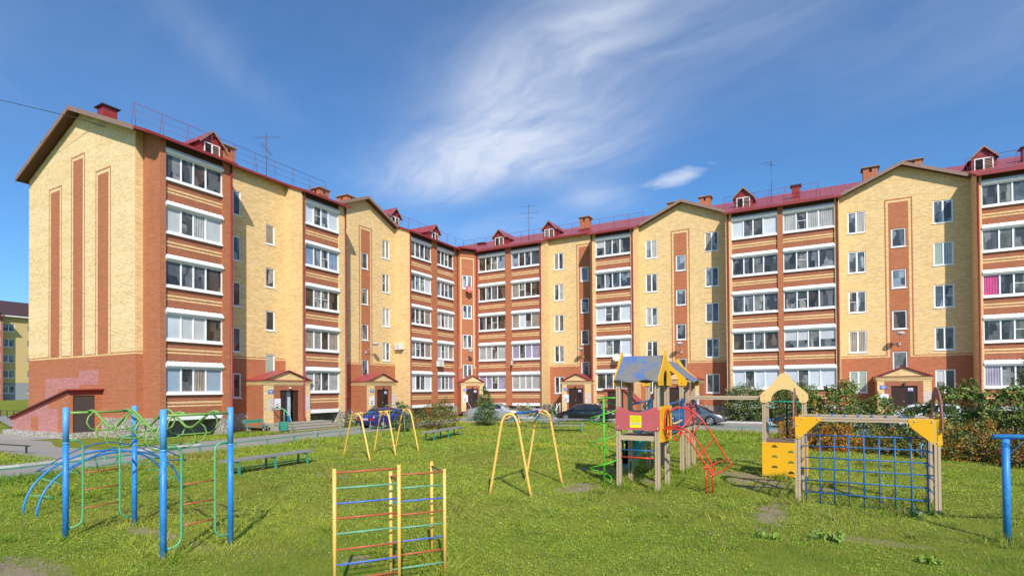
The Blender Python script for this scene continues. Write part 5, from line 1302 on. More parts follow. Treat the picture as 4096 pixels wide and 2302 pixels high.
# ------------------------------------------------------------------ benches, table, bins, stakes
def plank_bench(a, b, w, label):
    a, b = Vector((*a, 0)), Vector((*b, 0)); T = thing('bench', label, 'bench', tuple((a + b) / 2), 0, 'plank benches on the lawn'); at(T)
    d = (b - a).normalized(); n = Vector((-d.y, d.x, 0)); up_ = Vector((0, 0, 1))
    mb = MB()
    for s in (-1, 1): mb.bar(a - d * .25 + n * s * w * .255 + up_ * .445, b + d * .25 + n * s * w * .255 + up_ * .445, w * .48, .05, 'grey_plank')
    mb.build('seat', T)
    for i in range(3):
        for s in (-1, 1):
            p = a + (b - a) * (.04 + .46 * i) + n * s * w * .4; mb = MB(); mb.bar(p + n * s * .04 + up_ * -.05, p + up_ * .418, .055, .055, 'bench_green'); mb.build('leg', T)
        p = a + (b - a) * (.04 + .46 * i); mb = MB(); mb.bar(p - n * w * .38 + up_ * .39, p + n * w * .38 + up_ * .39, .05, .045, 'bench_green'); mb.build('crossbar', T)
    mb = MB(); mb.bar(a + up_ * .16, b + up_ * .16, .04, .04, 'bench_green'); mb.build('stretcher', T); MB.OFF = (0, 0, 0)
plank_bench((-16.25, 10.8), (-16.35, 13.75), .52, 'long grey plank bench on green legs nearest the monkey bars')
plank_bench((-17.65, 22.6), (-18.35, 26.3), .55, 'long grey plank bench on green legs beside the rust coloured bush')
def lounge(x, y, rot, label, seat_m, fr_m, back_m=None):
    T = thing('park_bench', label, 'bench', (x, y, 0), rot, 'park benches with backs'); MB.OFF = (0, 0, 0); l = .75
    mb = MB(); mb.box(-l, l, -.22, -.02, .40, .435, seat_m); mb.box(-l, l, .0, .2, .40, .435, seat_m); mb.build('seat', T)
    mb = MB(); mb.bar((-l, .42, .72), (l, .42, .72), .03, .2, back_m or seat_m); mb.build('backrest', T)
    for s in (-.62, .62):
        mb = MB(); mb.bar((s, -.34, -.05), (s, -.1, .40), .035, .035, fr_m); mb.bar((s, -.24, .385), (s, .26, .385), .035, .03, fr_m); mb.bar((s, .5, -.05), (s, .16, .40), .035, .035, fr_m)
        mb.tube([(s, .16, .38), (s, .30, .55), (s, .42, .85)], .018, fr_m, 6); mb.tube([(s, -.36, .0), (s, .05, .5), (s, .44, .84)], .016, fr_m, 6); mb.build('side_frame', T)
lounge(-30.9, 22.3, math.radians(90), 'mint green bench on grey frame beside the first entrance steps', 'bench_green', 'slate_grey')
lounge(-18.6, 34.0, math.radians(28), 'weathered bench with slanted back left of the picnic table', 'grey_plank', 'slate_grey')
lounge(-15.9, 33.6, math.radians(75), 'weathered bench with grey back behind the picnic table', 'grey_plank', 'slate_grey')
lounge(-22.9, 45.3, 0, 'lilac painted bench among flower beds in front of the building', 'lilac_paint', 'slate_grey')
T = thing('picnic_table', 'small grey topped table with green pipe legs and fixed side benches', 'table', (-13.6, 31.3, 0), math.radians(24)); MB.OFF = (0, 0, 0)
mb = MB(); mb.box(-.85, .85, -.42, .42, .72, .76, 'grey_plank'); mb.build('tabletop', T)
for s in (-1, 1):
    mb = MB(); mb.box(-.95, .95, s * .85 - .15, s * .85 + .15, .42, .455, 'grey_plank'); mb.build('seat', T)
    for e in (-.7, .7):
        mb = MB(); mb.tube([(e, s * .32, .72), (e, s * .2, .4), (e, s * .32, .05), (e, s * .95, .03), (e, s * .95, .42)], .024, 'bench_green', 6); mb.build('leg', T)
def bin_(x, y, rot, label, m, z=.15):
    T = thing('litter_bin', label, 'bin', (x, y, 0), rot, 'litter bins'); MB.OFF = (0, 0, 0); mb = MB()
    b = [(-.19, -.13), (.19, -.13), (.19, .13), (-.19, .13)]; k = 1.25
    lo = [(p[0], p[1], z) for p in b]; hi = [(p[0] * k, p[1] * k, z + .55) for p in b]
    for i in range(4): j = (i + 1) % 4; mb.q([lo[i], lo[j], hi[j], hi[i]], m)
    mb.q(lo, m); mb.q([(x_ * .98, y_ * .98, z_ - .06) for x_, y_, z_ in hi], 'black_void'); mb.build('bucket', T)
    for s in (-1, 1): mb = MB(); mb.tube([(s * .27, 0, -.05), (s * .27, 0, z + .6)], .018, m, 6); mb.build('leg', T)
bin_(-29.2, 22.9, math.radians(70), 'green metal litter bin at the foot of the first entrance steps', 'bench_green')
bin_(-27.0, 41.2, math.radians(20), 'lilac litter bin behind the silver car near the corner entrance', 'lilac_paint', .35)
for i, (x, y, h_) in enumerate(((-21.52, 20.33, .95), (-21.38, 21.5, .9), (-20.63, 21.47, 1.0), (-21.82, 23.75, 1.05), (-21.18, 24.94, 1.0), (-20.1, 17.42, .85))):
    mb = MB(); a = random.uniform(-.06, .06); mb.tube([(x, y, -.1), (x + a * .5, y, h_ * .5), (x + a, y + a, h_)], [.026, .024, .018], 'grey_stake', 6)
    o = mb.build('wooden_stake'); tag(o, 'thin grey wooden stake in the grass near the blue car', 'stake', 'stakes in the lawn')
# ------------------------------------------------------------------ cars
def pw(tab, x):
    for (x0, y0), (x1, y1) in zip(tab, tab[1:]):
        if x0 <= x <= x1:
            t = (x - x0) / (x1 - x0); return y0 + (y1 - y0) * t
    return tab[0][1] if x < tab[0][0] else tab[-1][1]
def smooth_tab(tab, n=6):
    out = []
    P = [Vector((a, b, 0)) for a, b in tab]
    for i in range(len(P) - 1):
        p0, p1, p2, p3 = P[max(i - 1, 0)], P[i], P[i + 1], P[min(i + 2, len(P) - 1)]
        for k in range(n):
            t = k / n; h = t * t * (3 - 2 * t) * .0
            y = .5 * ((2 * p1.y) + (-p0.y + p2.y) * t + (2 * p0.y - 5 * p1.y + 4 * p2.y - p3.y) * t * t + (-p0.y + 3 * p1.y - 3 * p2.y + p3.y) * t ** 3)
            out.append((p1.x + (p2.x - p1.x) * t, min(max(y, min(p1.y, p2.y) - .02), max(p1.y, p2.y) + .02)))
    out.append(tab[-1]); return out
def car(label, x, y, rot, paint, kind='sedan', Lg=4.6, Wd=1.78, H=1.45, wheel_r=.32, group='cars parked in the yard'):
    """x forward, y left; body lofted from stations, glass house on top, wheels with tyre and rim"""
    T = thing('parked_car', label, 'car', (x, y, 0), rot, group); MB.OFF = (0, 0, 0)
    hl = Lg / 2; w = Wd / 2
    if kind == 'sedan':
        belt = [(-hl, .78), (-hl + .12, .95), (-hl + .55, 1.02), (-1.0, .98), (.3, .93), (.95, .93), (1.5, .86), (hl - .25, .72), (hl, .52)]
        roof = [(-hl + .5, 1.0), (-1.25, 1.22), (-.75, H - .04), (-.2, H), (.25, H - .03), (.6, H - .14), (1.32, .93)]
        wb = 1.34
    elif kind == 'boxy':
        belt = [(-hl, .82), (-hl + .05, .93), (-1.12, .95), (.3, .95), (1.0, .95), (hl - .12, .85), (hl, .70)]
        roof = [(-1.45, .95), (-1.0, H - .07), (-.8, H - .01), (-.2, H), (.2, H - .02), (.42, H - .08), (.95, .95)]
        wb = 1.2
    else:
        belt = [(-hl, .85), (-hl + .05, 1.02), (-1.0, 1.06), (.3, 1.0), (.95, 1.0), (1.5, .95), (hl - .2, .82), (hl, .6)]
        roof = [(-hl + .06, 1.05), (-hl + .3, H - .10), (-hl + .6, H), (-.4, H + .02), (.2, H - .03), (.6, H - .16), (1.25, 1.0)]
        wb = 1.3
    if kind != 'boxy': belt = smooth_tab(belt)
    roof = smooth_tab(roof)
    def half(xx):                                  # plan taper towards the ends
        t = abs(xx) / hl; return w * (1 - (.05 if kind == 'boxy' else .17) * max(0, (t - .62) / .38) ** 2)
    def low(xx): return .20 + (.12 * max(0, (abs(xx) / hl - .86) / .14) if kind != 'boxy' else .08 * max(0, (abs(xx) / hl - .9) / .1))
    st = sorted(set([-hl + Lg * i / 44 for i in range(45)] + [-hl + .03, hl - .03]))
    mb = MB()
    def ring(xx):
        h = half(xx); b = pw(belt, xx); l = low(xx); e = .86 if abs(abs(xx) - hl) < .001 else (.95 if abs(abs(xx) - hl) < .035 else 1)
        return [(xx, s * h * f * e, z) for s, f, z in ((1, .90, l), (1, .985, l + .10), (1, 1., .45 * l + .55 * b), (1, .985, b - .12), (1, .93, b - .03), (1, .80, b), (1, .0, b + .025))]
    R = [ring(q) for q in st]
    for a, b in zip(R, R[1:]):
        for i in range(6):
            p = [a[i], b[i], b[i + 1], a[i + 1]]; mb.q(p, paint, smooth=True); mb.q([(u, -v, z) for u, v, z in reversed(p)], paint, smooth=True)
    for k in (0, -1):
        r = R[k]; pl = r + [(u, -v, z) for u, v, z in reversed(r[:-1])]; mb.q(pl, paint)
    # roof and pillars
    gs = [roof[0][0] + (roof[-1][0] - roof[0][0]) * i / 26 for i in range(27)]
    def gring(xx):
        b = pw(belt, xx) - .01; t = max(pw(roof, xx), b + .004); h = half(xx)
        return [(xx, h * .89, b), (xx, h * (.89 - .17 * (t - .05 - b) / (H - .95)), max(b, t - .05)), (xx, h * (.82 - .20 * (t - b) / (H - .95)), t), (xx, 0, t + .02)]
    G = [gring(q) for q in gs]
    for a, b in zip(G, G[1:]):
        for i in range(3):
            p = [a[i], b[i], b[i + 1], a[i + 1]]; mb.q(p, paint, smooth=i > 0); mb.q([(u, -v, z) for u, v, z in reversed(p)], paint, smooth=i > 0)
    body = mb.build('body', T)
    # glass: screens and side windows lie just proud of the shell
    def top(xx, f, dz=.006):
        g = gring(xx); return Vector((xx, g[2][1] * f * .96, g[2][2] + .02 * (1 - abs(f)) + dz))
    def screen(xa, xb, nm):
        m = MB(); n = 5
        for i in range(n):
            for j in range(4):
                u0, u1 = xa + (xb - xa) * i / n, xa + (xb - xa) * (i + 1) / n; f0, f1 = -1 + j / 2, -1 + (j + 1) / 2
                m.q([top(u0, f0), top(u1, f0), top(u1, f1), top(u0, f1)], 'car_glass', smooth=True)
        m.build(nm, T)
    rx = [q[0] for q in roof]; zmax = H
    fr0 = next(q for q in reversed(gs) if pw(roof, q) > H - .10); screen(fr0, roof[-1][0] - .03, 'windscreen')
    bk0 = next(q for q in gs if pw(roof, q) > H - (.09 if kind != 'hatch' else .12)); screen(roof[0][0] + .04, bk0, 'rear_window')
    def side(xx, f):
        g = gring(xx); a, b = Vector(g[0]), Vector(g[1]); return a + (b - a) * f
    spans = {'sedan': [(-1.15, -.32), (-.24, .62)], 'boxy': [(-1.12, -.22), (-.14, .62)], 'hatch': [(-hl + .45, -1.0), (-.92, -.2), (-.12, .6)]}[kind]
    for a, b in spans:
        for s in (1, -1):
            m = MB(); n = 8
            for i in range(n):
                u0, u1 = a + (b - a) * i / n, a + (b - a) * (i + 1) / n; q = []
                for uu, f in ((u0, .12), (u1, .12), (u1, .94), (u0, .94)):
                    v = side(uu, f); q.append((v.x, s * (v.y + .006), v.z + .0))
                m.q(q, 'car_glass', smooth=True)
            m.build('side_window', T)
    # wheels
    for wx in (-wb, wb):
        for s in (1, -1):
            yy = s * (w - .045); m = MB(); K = 24
            prof = [(.62, -.10), (.90, -.10), (.99, -.075), (1., 0), (.99, .075), (.90, .10), (.62, .095)]
            for (r0, o0), (r1, o1) in zip(prof, prof[1:]):
                for i in range(K):
                    a, b = 2 * PI * i / K, 2 * PI * (i + 1) / K
                    m.q([(wx + wheel_r * r * math.cos(t), yy + s * o, wheel_r + wheel_r * r * math.sin(t)) for r, o, t in ((r0, o0, a), (r0, o0, b), (r1, o1, b), (r1, o1, a))], 'tyre', smooth=True)
            wo = m.build('wheel', T); m = MB()
            m.q([(wx + wheel_r * .64 * math.cos(2 * PI * i / K), yy + s * .05, wheel_r + wheel_r * .64 * math.sin(2 * PI * i / K)) for i in range(K)], 'black_trim')
            for i in range(10 if kind != 'boxy' else 5):
                t = 2 * PI * i / (10 if kind != 'boxy' else 5); c = Vector((wx, yy + s * .085, wheel_r)); d = Vector((math.cos(t), 0, math.sin(t))); m.bar(c + d * .02, c + d * wheel_r * .62 - Vector((0, s * .015, 0)), .03, .035, 'alloy')
            m.tube([(wx + wheel_r * .62 * math.cos(2 * PI * i / K), yy + s * .085, wheel_r + wheel_r * .62 * math.sin(2 * PI * i / K)) for i in range(K)], .022, 'alloy', 6, closed=True); m.ball((wx, yy + s * .09, wheel_r), .05, 'alloy', 8)
            m.build('rim', wo)
            m = MB(); K2 = 18                                  # dark wheel arch set in the flank
            yo = s * (half(wx) + .004); pr = [(wx + (wheel_r + .055) * math.cos(t), yo, wheel_r + (wheel_r + .055) * math.sin(t)) for t in [PI * i / K2 * 1.16 - .25 for i in range(K2 + 1)]]
            m.q(pr, 'black_trim')
            m.build('wheel_arch', T)
    # lamps, plates, mirrors, handles
    for s in (1, -1):
        m = MB(); xx = hl - .10; m.ball((xx - .06, s * half(xx) * .80, pw(belt, xx) - .10), .12, 'lamp_clear', 10, (.9, 1.25, .55)); m.build('headlight', T)
        m = MB()
        if kind == 'boxy': m.box(-hl - .015, -hl + .03, *sorted((s * w * .52, s * w * .92)), .60, .76, 'tail_red')
        else: m.ball((-hl + .07, s * half(-hl + .07) * .82, pw(belt, -hl + .07) - .08), .13, 'tail_red', 10, (.8, 1.2, .6))
        m.build('tail_light', T)
        m = MB(); m.ball((.78, s * (w + .08), .97), .085, paint, 8, (.8, 1.2, .8)); m.build('mirror', T)
        for a, b in spans[-2:]:
            m = MB(); m.box(a + .06, a + .22, *sorted((s * (w * .985), s * (w * .985 + .02))), .76, .785, 'alloy' if kind != 'boxy' else 'black_trim'); m.build('door_handle', T)
    for s, nm in ((1, 'front'), (-1, 'rear')):
        m = MB(); xx = s * (hl + .006); z = .45 if s > 0 else (.62 if kind != 'boxy' else .63)
        m.box(*sorted((xx, xx + s * .012)), -.26, .26, z, z + .11, 'plate_white')
        x_ = -.22
        for i, wd in enumerate((.03, .03, .03, .03, .03, .03, .02, .02)): m.box(*sorted((xx + s * .0125, xx + s * .0135)), x_, x_ + wd, z + .03, z + .085, 'sign_ink'); x_ += .055
        m.build('number_plate', T)
        m = MB()
        if kind == 'boxy': m.box(*sorted((s * (hl - .02), s * (hl + .07))), -w * .97, w * .97, .38, .50, 'black_trim')
        else: m.box(*sorted((s * (hl - .12), s * (hl + .003))), -w * .55, w * .55, .26, .40, 'black_trim')
        m.build('bumper', T)
    return T
car('silver sedan with black wheels parked beside the small dense tree', -24.3, 40.3, math.radians(20), 'car_silver', 'sedan', 4.75, 1.82, 1.46)
car('black sedan parked in front of an entrance, seen behind the green spiral', -16.45, 41.15, math.radians(180), 'car_black', 'sedan', 4.6, 1.76, 1.45)
car('dark grey sedan standing behind the play tower, its front towards the lilac bush', -8.15, 41.0, 0, 'car_grey', 'sedan', 4.55, 1.78, 1.46)
car('deep blue boxy sedan seen from behind between the swing frame and the bush', -26.65, 29.4, math.radians(89), 'car_blue', 'boxy', 4.1, 1.66, 1.40, .29)
car('white estate car half hidden by shrubs near the rightmost entrance', 4.9, 40.4, math.radians(180), 'car_white', 'hatch', 4.4, 1.78, 1.56)
car('dark car mostly hidden behind the orange shrub and the arch tower', -.6, 40.2, math.radians(180), 'car_black', 'sedan', 4.5, 1.76, 1.42)

# ------------------------------------------------------------------ plants
def quads(name, P, Nn, S, mats, midx, parent, asp=.55):
    """N leaf-shaped quads at P with normals Nn and sizes S"""
    n = len(P); a = np.cross(Nn, RNG.normal(size=(n, 3))); a /= np.linalg.norm(a, axis=1)[:, None] + 1e-9
    b = np.cross(Nn, a); b /= np.linalg.norm(b, axis=1)[:, None] + 1e-9
    a = a * S[:, None]; b = b * S[:, None] * asp; nn = Nn / (np.linalg.norm(Nn, axis=1)[:, None] + 1e-9) * S[:, None] * .25
    V = np.stack([P - a, P - b * 1. + nn, P + a, P + b + nn], 1).reshape(-1, 3).astype(np.float32)
    me = bpy.data.meshes.new(name); me.vertices.add(4 * n); me.vertices.foreach_set('co', V.ravel())
    me.loops.add(4 * n); me.loops.foreach_set('vertex_index', np.arange(4 * n, dtype=np.int32))
    me.polygons.add(n); me.polygons.foreach_set('loop_start', np.arange(0, 4 * n, 4, dtype=np.int32)); me.polygons.foreach_set('loop_total', np.full(n, 4, np.int32))
    for m in mats: me.materials.append(MATS[m])
    me.polygons.foreach_set('material_index', midx.astype(np.int32)); me.update(calc_edges=True); me.validate()
    o = bpy.data.objects.new(name, me); col.objects.link(o)
    if parent: o.parent = parent
    return o
def plant(name, label, cat, x, y, lobes, leafs, size, group=None, stems=6, droop=0., flowers=None, hstem=1., fname='foliage', asp=.55):
    """lobes: (dx,dy,z,rx,ry,rz,n); leafs: [(material, weight)]; leaves gather in small sprays so gaps stay between them"""
    T = thing(name, label, cat, (x, y, 0), 0, group); MB.OFF = (0, 0, 0)
    if flowers and flowers[1] <= 45: leafs = list(leafs) + [(flowers[0] if isinstance(flowers[0], str) else flowers[0][0], sum(w_ for _, w_ in leafs) * .12)]
    PP, NN, MI = [], [], []; wts = np.array([w_ for _, w_ in leafs], float); wts /= wts.sum(); tips = []
    for (dx, dy, z, rx, ry, rz, n) in lobes:
        k = max(4, n // 14)
        d = RNG.normal(size=(k, 3)); d /= np.linalg.norm(d, axis=1)[:, None]
        r = RNG.uniform(.35, 1., size=(k, 1)) ** .6 * RNG.uniform(.8, 1.12, size=(k, 1))
        c = d * r; cen = np.array([dx, dy, z]) + c * np.array([rx, ry, rz]); cen[:, 2] = np.maximum(cen[:, 2], .05); tips.append(cen)
        which = RNG.choice(len(leafs), size=k, p=wts)
        m = 14; L_ = RNG.normal(size=(k, m, 3)) * np.array([.13, .13, .15]) * (rx + ry + rz) / 3 * .95 + cen[:, None, :]
        if droop: L_[:, :, 2] -= np.abs(RNG.normal(size=(k, m))) * droop
        nr = d[:, None, :] * .7 + RNG.normal(size=(k, m, 3)) * .7 + np.array([0, 0, .5])
        w2 = np.where(RNG.uniform(size=(k, m)) < .72, which[:, None], RNG.choice(len(leafs), size=(k, m), p=wts))
        L_[:, :, 2] = np.maximum(L_[:, :, 2], .02)
        PP.append(L_.reshape(-1, 3)); NN.append(nr.reshape(-1, 3)); MI.append(w2.ravel())
    P = np.concatenate(PP); Nn = np.concatenate(NN); mi = np.concatenate(MI)
    quads(fname, P, Nn, RNG.uniform(.6, 1.3, size=len(P)) * size, [m for m, _ in leafs], mi, T, asp)
    if flowers and flowers[1] > 45:
        m, n, s = flowers; idx = RNG.choice(len(P), size=n); q = P[idx].copy(); q[:, 2] += .06
        quads('flowers', q, RNG.normal(size=(n, 3)) * .35 + np.array([.3, -.5, .8]), RNG.uniform(.7, 1.2, size=n) * s, m if isinstance(m, list) else [m], RNG.integers(0, len(m) if isinstance(m, list) else 1, size=n), T, .9)
    cen = np.concatenate(tips); mb = MB()
    for i in range(stems * 4):
        c = cen[RNG.integers(len(cen))]; b0 = np.array([c[0] * .12 + RNG.normal() * .06, c[1] * .12 + RNG.normal() * .06, -.05]); md = (b0 + c) / 2 + RNG.normal(size=3) * .06
        r0 = .012 + .012 * (i < stems); mb.tube([b0, md, c], [r0, r0 * .7, r0 * .3], 'bark', 5)
    mb.build('stem', T); return T
DK, MD, LT, OL = 'leaf_dark', 'leaf_mid', 'leaf_light', 'leaf_olive'
plant('small_tree', 'small dense conical tree with dark glossy leaves in front of the silver car', 'tree', -21.35, 34.0,
      [(0, 0, .65, .95, .95, .75, 1500), (.05, 0, 1.3, .75, .75, .7, 1300), (-.05, .05, 1.95, .5, .5, .6, 800), (.02, 0, 2.5, .22, .22, .42, 260)], [(DK, 4), (MD, 4), ('leaf_grey', 1.5)], .06, stems=7)
plant('shrub', 'tall loose bush with rust tinged leaves next to the farther plank bench', 'shrub', -22.3, 29.4,
      [(-.7, -.6, .6, .9, 1., .7, 1200), (.5, .5, .7, 1.0, 1.1, .8, 1300), (-.2, .2, 1.35, .9, 1., .6, 1000), (.3, .6, 1.75, .5, .5, .45, 350), (-.9, -1.1, .9, .5, .5, .5, 300)], [('leaf_rust', 2.6), (OL, 4), (MD, 3), (DK, 2), ('leaf_wine', 1)], .055, 'shrubs on the lawn', droop=.12, stems=9)
plant('shrub', 'thin green young shrub standing in front of the blue car', 'shrub', -22.75, 26.4,
      [(0, 0, .6, .55, .55, .6, 520), (.1, .1, 1.25, .4, .45, .5, 330), (-.1, 0, 1.75, .22, .22, .25, 90)], [(MD, 4), (DK, 3), (OL, 2)], .07, 'shrubs on the lawn')
plant('lilac_bush', 'big grey green lilac bush right behind the dark grey sedan', 'shrub', -5.15, 45.2,
      [(-.6, 0, .9, 1.0, 1., 1., 1800), (.6, .1, 1.0, 1.1, 1., 1.1, 1900), (0, 0, 2.0, 1.1, 1., .95, 1900), (.9, -.2, 1.9, .7, .7, .8, 800), (-.9, 0, 2.1, .55, .6, .7, 500)], [('leaf_grey', 4), (MD, 3), (DK, 4), (OL, 2)], .075, stems=9)
plant('lilac_bush', 'dark lilac bush between the peach arch and the net frame', 'shrub', -2.3, 45.0,
      [(0, 0, 1.2, 1.3, 1.1, 1.2, 2200), (.2, 0, 2.2, 1.1, 1., .9, 1500), (1.4, .3, 1.6, .9, 1., 1.3, 1300)], [(MD, 4), (DK, 4), (OL, 2)], .075, stems=8)
HG = 'shrubs of the hedge behind the net frame'
def hedge(x, y, h, w_, label, leafs=((DK, 4), (MD, 5), (OL, 2), (LT, 1)), n=5200, droop=0.04, size=.058):
    plant('shrub', label, 'shrub', x, y, [(-.25 * w_, 0, h * .3, .55 * w_, .6 * w_, h * .33, int(n * .3)), (.3 * w_, .1, h * .35, .55 * w_, .6 * w_, h * .36, int(n * .3)), (0, 0, h * .68, .52 * w_, .5 * w_, h * .28, int(n * .28)), (.12 * w_, .1, h * .92, .28 * w_, .3 * w_, h * .14, int(n * .08)), (-.3 * w_, 0, h * .84, .2 * w_, .2 * w_, h * .14, int(n * .05))], list(leafs), size, HG, 9, droop)
RU = (('leaf_orange', 4), ('leaf_rust', 4), ('leaf_gold', 1.2), (OL, 2.))
hedge(-.55, 28.8, 2.45, 1.5, 'upright dark green shrub just right of the peach arch board')
hedge(.75, 28.4, 2.85, 1.6, 'tall dark green shrub behind the middle of the wooden top beam')
hedge(2.15, 28.8, 2.3, 1.4, 'green shrub with thin tips in front of the rightmost entrance', n=3000)
hedge(3.5, 27.8, 1.95, 1.5, 'broad green shrub behind the right mauve arched board', n=3200)
hedge(4.75, 27.2, 2.75, 1.7, 'green shrub right of the mauve arched board')
hedge(5.8, 26.2, 2.6, 1.6, 'dense green shrub left of the conifer')
hedge(-1.1, 26.6, 1.30, 1.25, 'low orange shrub under the peach arch', RU, 2600, .1, .042)
hedge(.55, 26.2, 1.15, 1.4, 'rounded copper orange shrub seen through the blue net', RU, 3400, .14, .042)
hedge(2.2, 25.8, 1.05, 1.3, 'low rust and green shrub behind the right half of the net', (('leaf_rust', 2), (OL, 4), (DK, 3)), 2300, .08, .045)
hedge(3.5, 25.2, 1.6, 1.4, 'golden rust shrub next to the right posts of the net frame', (('leaf_rust', 2.2), ('leaf_gold', 2), (OL, 4), (MD, 3)), 3000, .08, .045)
hedge(4.7, 24.7, 1.5, 1.4, 'mixed green and russet shrub left of the blue pipe frame', (('leaf_rust', 2.5), ('leaf_gold', 1.5), (OL, 4), (DK, 3)), 3000, .08, .045)
hedge(5.75, 23.6, 1.25, 1.3, 'low wine red shrub behind the blue pipe frame', (('leaf_wine', 3), ('leaf_rust', 2), (OL, 3), (DK, 4)), 2600, .06, .045)
plant('shrub', 'slender gold leaved sapling in front of the dark hedge', 'shrub', -.35, 27.4, [(-.35, 0, 1.2, .14, .14, .75, 150), (.1, 0, 1.3, .16, .16, .8, 170), (.42, .1, 1.2, .16, .14, .7, 140)], [('leaf_gold', 5), (OL, 2)], .06, HG)
hedge(7.2, 24.6, 2.2, 1.8, 'green shrub at the right edge under the conifer')
# conifer at the right edge
T = thing('pine_tree', 'young dark conifer with upright shoots at the right edge', 'tree', (7.05, 27.0, 0), 0)
P, Nn = [], []
mb = MB(); mb.tube([(0, 0, -.1), (0, 0, 2), (0, .05, 4.1)], [.09, .06, .012], 'bark', 7); mb.build('trunk', T)
mb = MB()
for i in range(85):
    z = .3 + 3.7 * (i / 85) ** .9; rr = 1.45 * (1 - z / 4.3) ** .8 + .08; a = i * 2.4; tip = np.array([math.cos(a) * rr, math.sin(a) * rr, z + .25 * rr])
    mb.tube([(0, 0, z - .1), tuple(tip)], [.018, .004], 'bark', 4)
    for t in np.linspace(.3, 1, 9):
        c = np.array([0, 0, z - .1]) * (1 - t) + tip * t; k = 15
        P.append(c + RNG.normal(size=(k, 3)) * np.array([.085, .085, .07])); Nn.append(RNG.normal(size=(k, 3)))
mb.build('branch', T)
P = np.concatenate(P); Nn = np.concatenate(Nn); quads('foliage', P, Nn, RNG.uniform(.06, .11, size=len(P)), ['leaf_conifer', DK, MD], RNG.choice(3, size=len(P), p=[.5, .3, .2]), T, .12)
# flower beds
def bed(x, y, rx, ry, h, label, fl, n=700, leafs=((LT, 4), (MD, 4), (OL, 2))):
    plant('flower_bed', label, 'flowers', x, y, [(0, 0, h * .45, rx, ry, h * .5, n), (rx * .4, -ry * .3, h * .5, rx * .5, ry * .5, h * .5, n // 2)], list(leafs), .07, 'flower beds by the walls', 4, 0, fl)
bed(-29.9, 29.6, .9, 1.3, .95, 'bed of white daisies at the wall left of the blue car', ('petal_white', 260, .055))
bed(-29.9, 32.2, .7, 1.2, .9, 'bed of pale lilac and white asters behind the blue car', (['petal_lilac', 'petal_white'], 140, .05))
bed(-29.9, 40.5, .9, 1.0, .9, 'white flowering clump between the rust bush and the lilac bin', ('petal_white', 110, .06))
bed(-24.6, 45.9, 1.3, .6, 1.25, 'tall pink flowering clump behind the silver car', (['petal_pink', 'petal_white'], 120, .07))
bed(-22.0, 45.9, 1.0, .6, 1.2, 'leafy green clump behind the lilac bench', ('petal_pink', 14, .07), 600, ((DK, 3), (MD, 4)))
bed(-22.3, 44.2, 1.5, .3, .45, 'low bed of white and orange flowers under the lilac bench', (['petal_white', 'petal_orange', 'petal_white'], 160, .06))
bed(-28.6, 43.6, .4, .3, .9, 'small red flowering pot plant by the corner entrance', ('petal_pink', 40, .05), 200)
bed(-13.0, 45.4, .8, .5, .7, 'small flower clump behind the black car', ('petal_white', 40, .05), 300)
plant('weed', 'tall dry weed at the wall beside the entrance steps', 'weed', -29.5, 28.4, [(0, 0, .5, .18, .18, .55, 160), (.0, .1, .9, .08, .08, .3, 60)], [(OL, 4), ('blade_straw', 2)], .05)
plant('climbing_plant', 'leafy vine beside the second entrance door', 'plant', -30.9, 32.6, [(0, 0, .7, .3, .35, .6, 260), (.1, .1, 1.2, .2, .25, .3, 90)], [(MD, 4), (LT, 3)], .09)
for i, (x, y, s, lb) in enumerate(((-.9, 10.6, 1.0, 'leafy weed rosette on the lawn left of the big clump in front of the net'), (.05, 10.9, 1.5, 'large leafy weed clump on the lawn in front of the net'), (1.35, 10.2, .9, 'low leafy weed nearest the blue pipe frame'), (1.55, 13.6, .8, 'weed with tiny white flowers at the foot of the net'))):
    plant('weed', lb, 'weed', x, y, [(0, 0, .06, .20 * s, .20 * s, .09 * s, int(110 * s))], [('clover_leaf', 3), (LT, 4)], .045, 'weeds on the lawn', 0, 0, ('petal_white', 22, .018) if i == 3 else None)
# ------------------------------------------------------------------ grass
def inpoly(px, py, poly):
    r = np.zeros(len(px), bool); j = len(poly) - 1
    for i in range(len(poly)):
        (xi, yi), (xj, yj) = poly[i], poly[j]
        c = ((yi > py) != (yj > py)) & (px < (xj - xi) * (py - yi) / (yj - yi + 1e-12) + xi); r ^= c; j = i
    return r
LAWN = [(-20.3, -8)] + FENL[1:] + FENR[1:] + [(24, -8)]
def valnoise(x, y, s, seed):
    g = np.random.default_rng(seed).uniform(size=(64, 64)); u, v = x * s + 31.3, y * s + 17.7
    i, j = np.floor(u).astype(int), np.floor(v).astype(int); fu, fv = u - i, v - j; fu = fu * fu * (3 - 2 * fu); fv = fv * fv * (3 - 2 * fv)
    a = lambda p, q: g[p % 64, q % 64]
    return (a(i, j) * (1 - fu) + a(i + 1, j) * fu) * (1 - fv) + (a(i, j + 1) * (1 - fu) + a(i + 1, j + 1) * fu) * fv
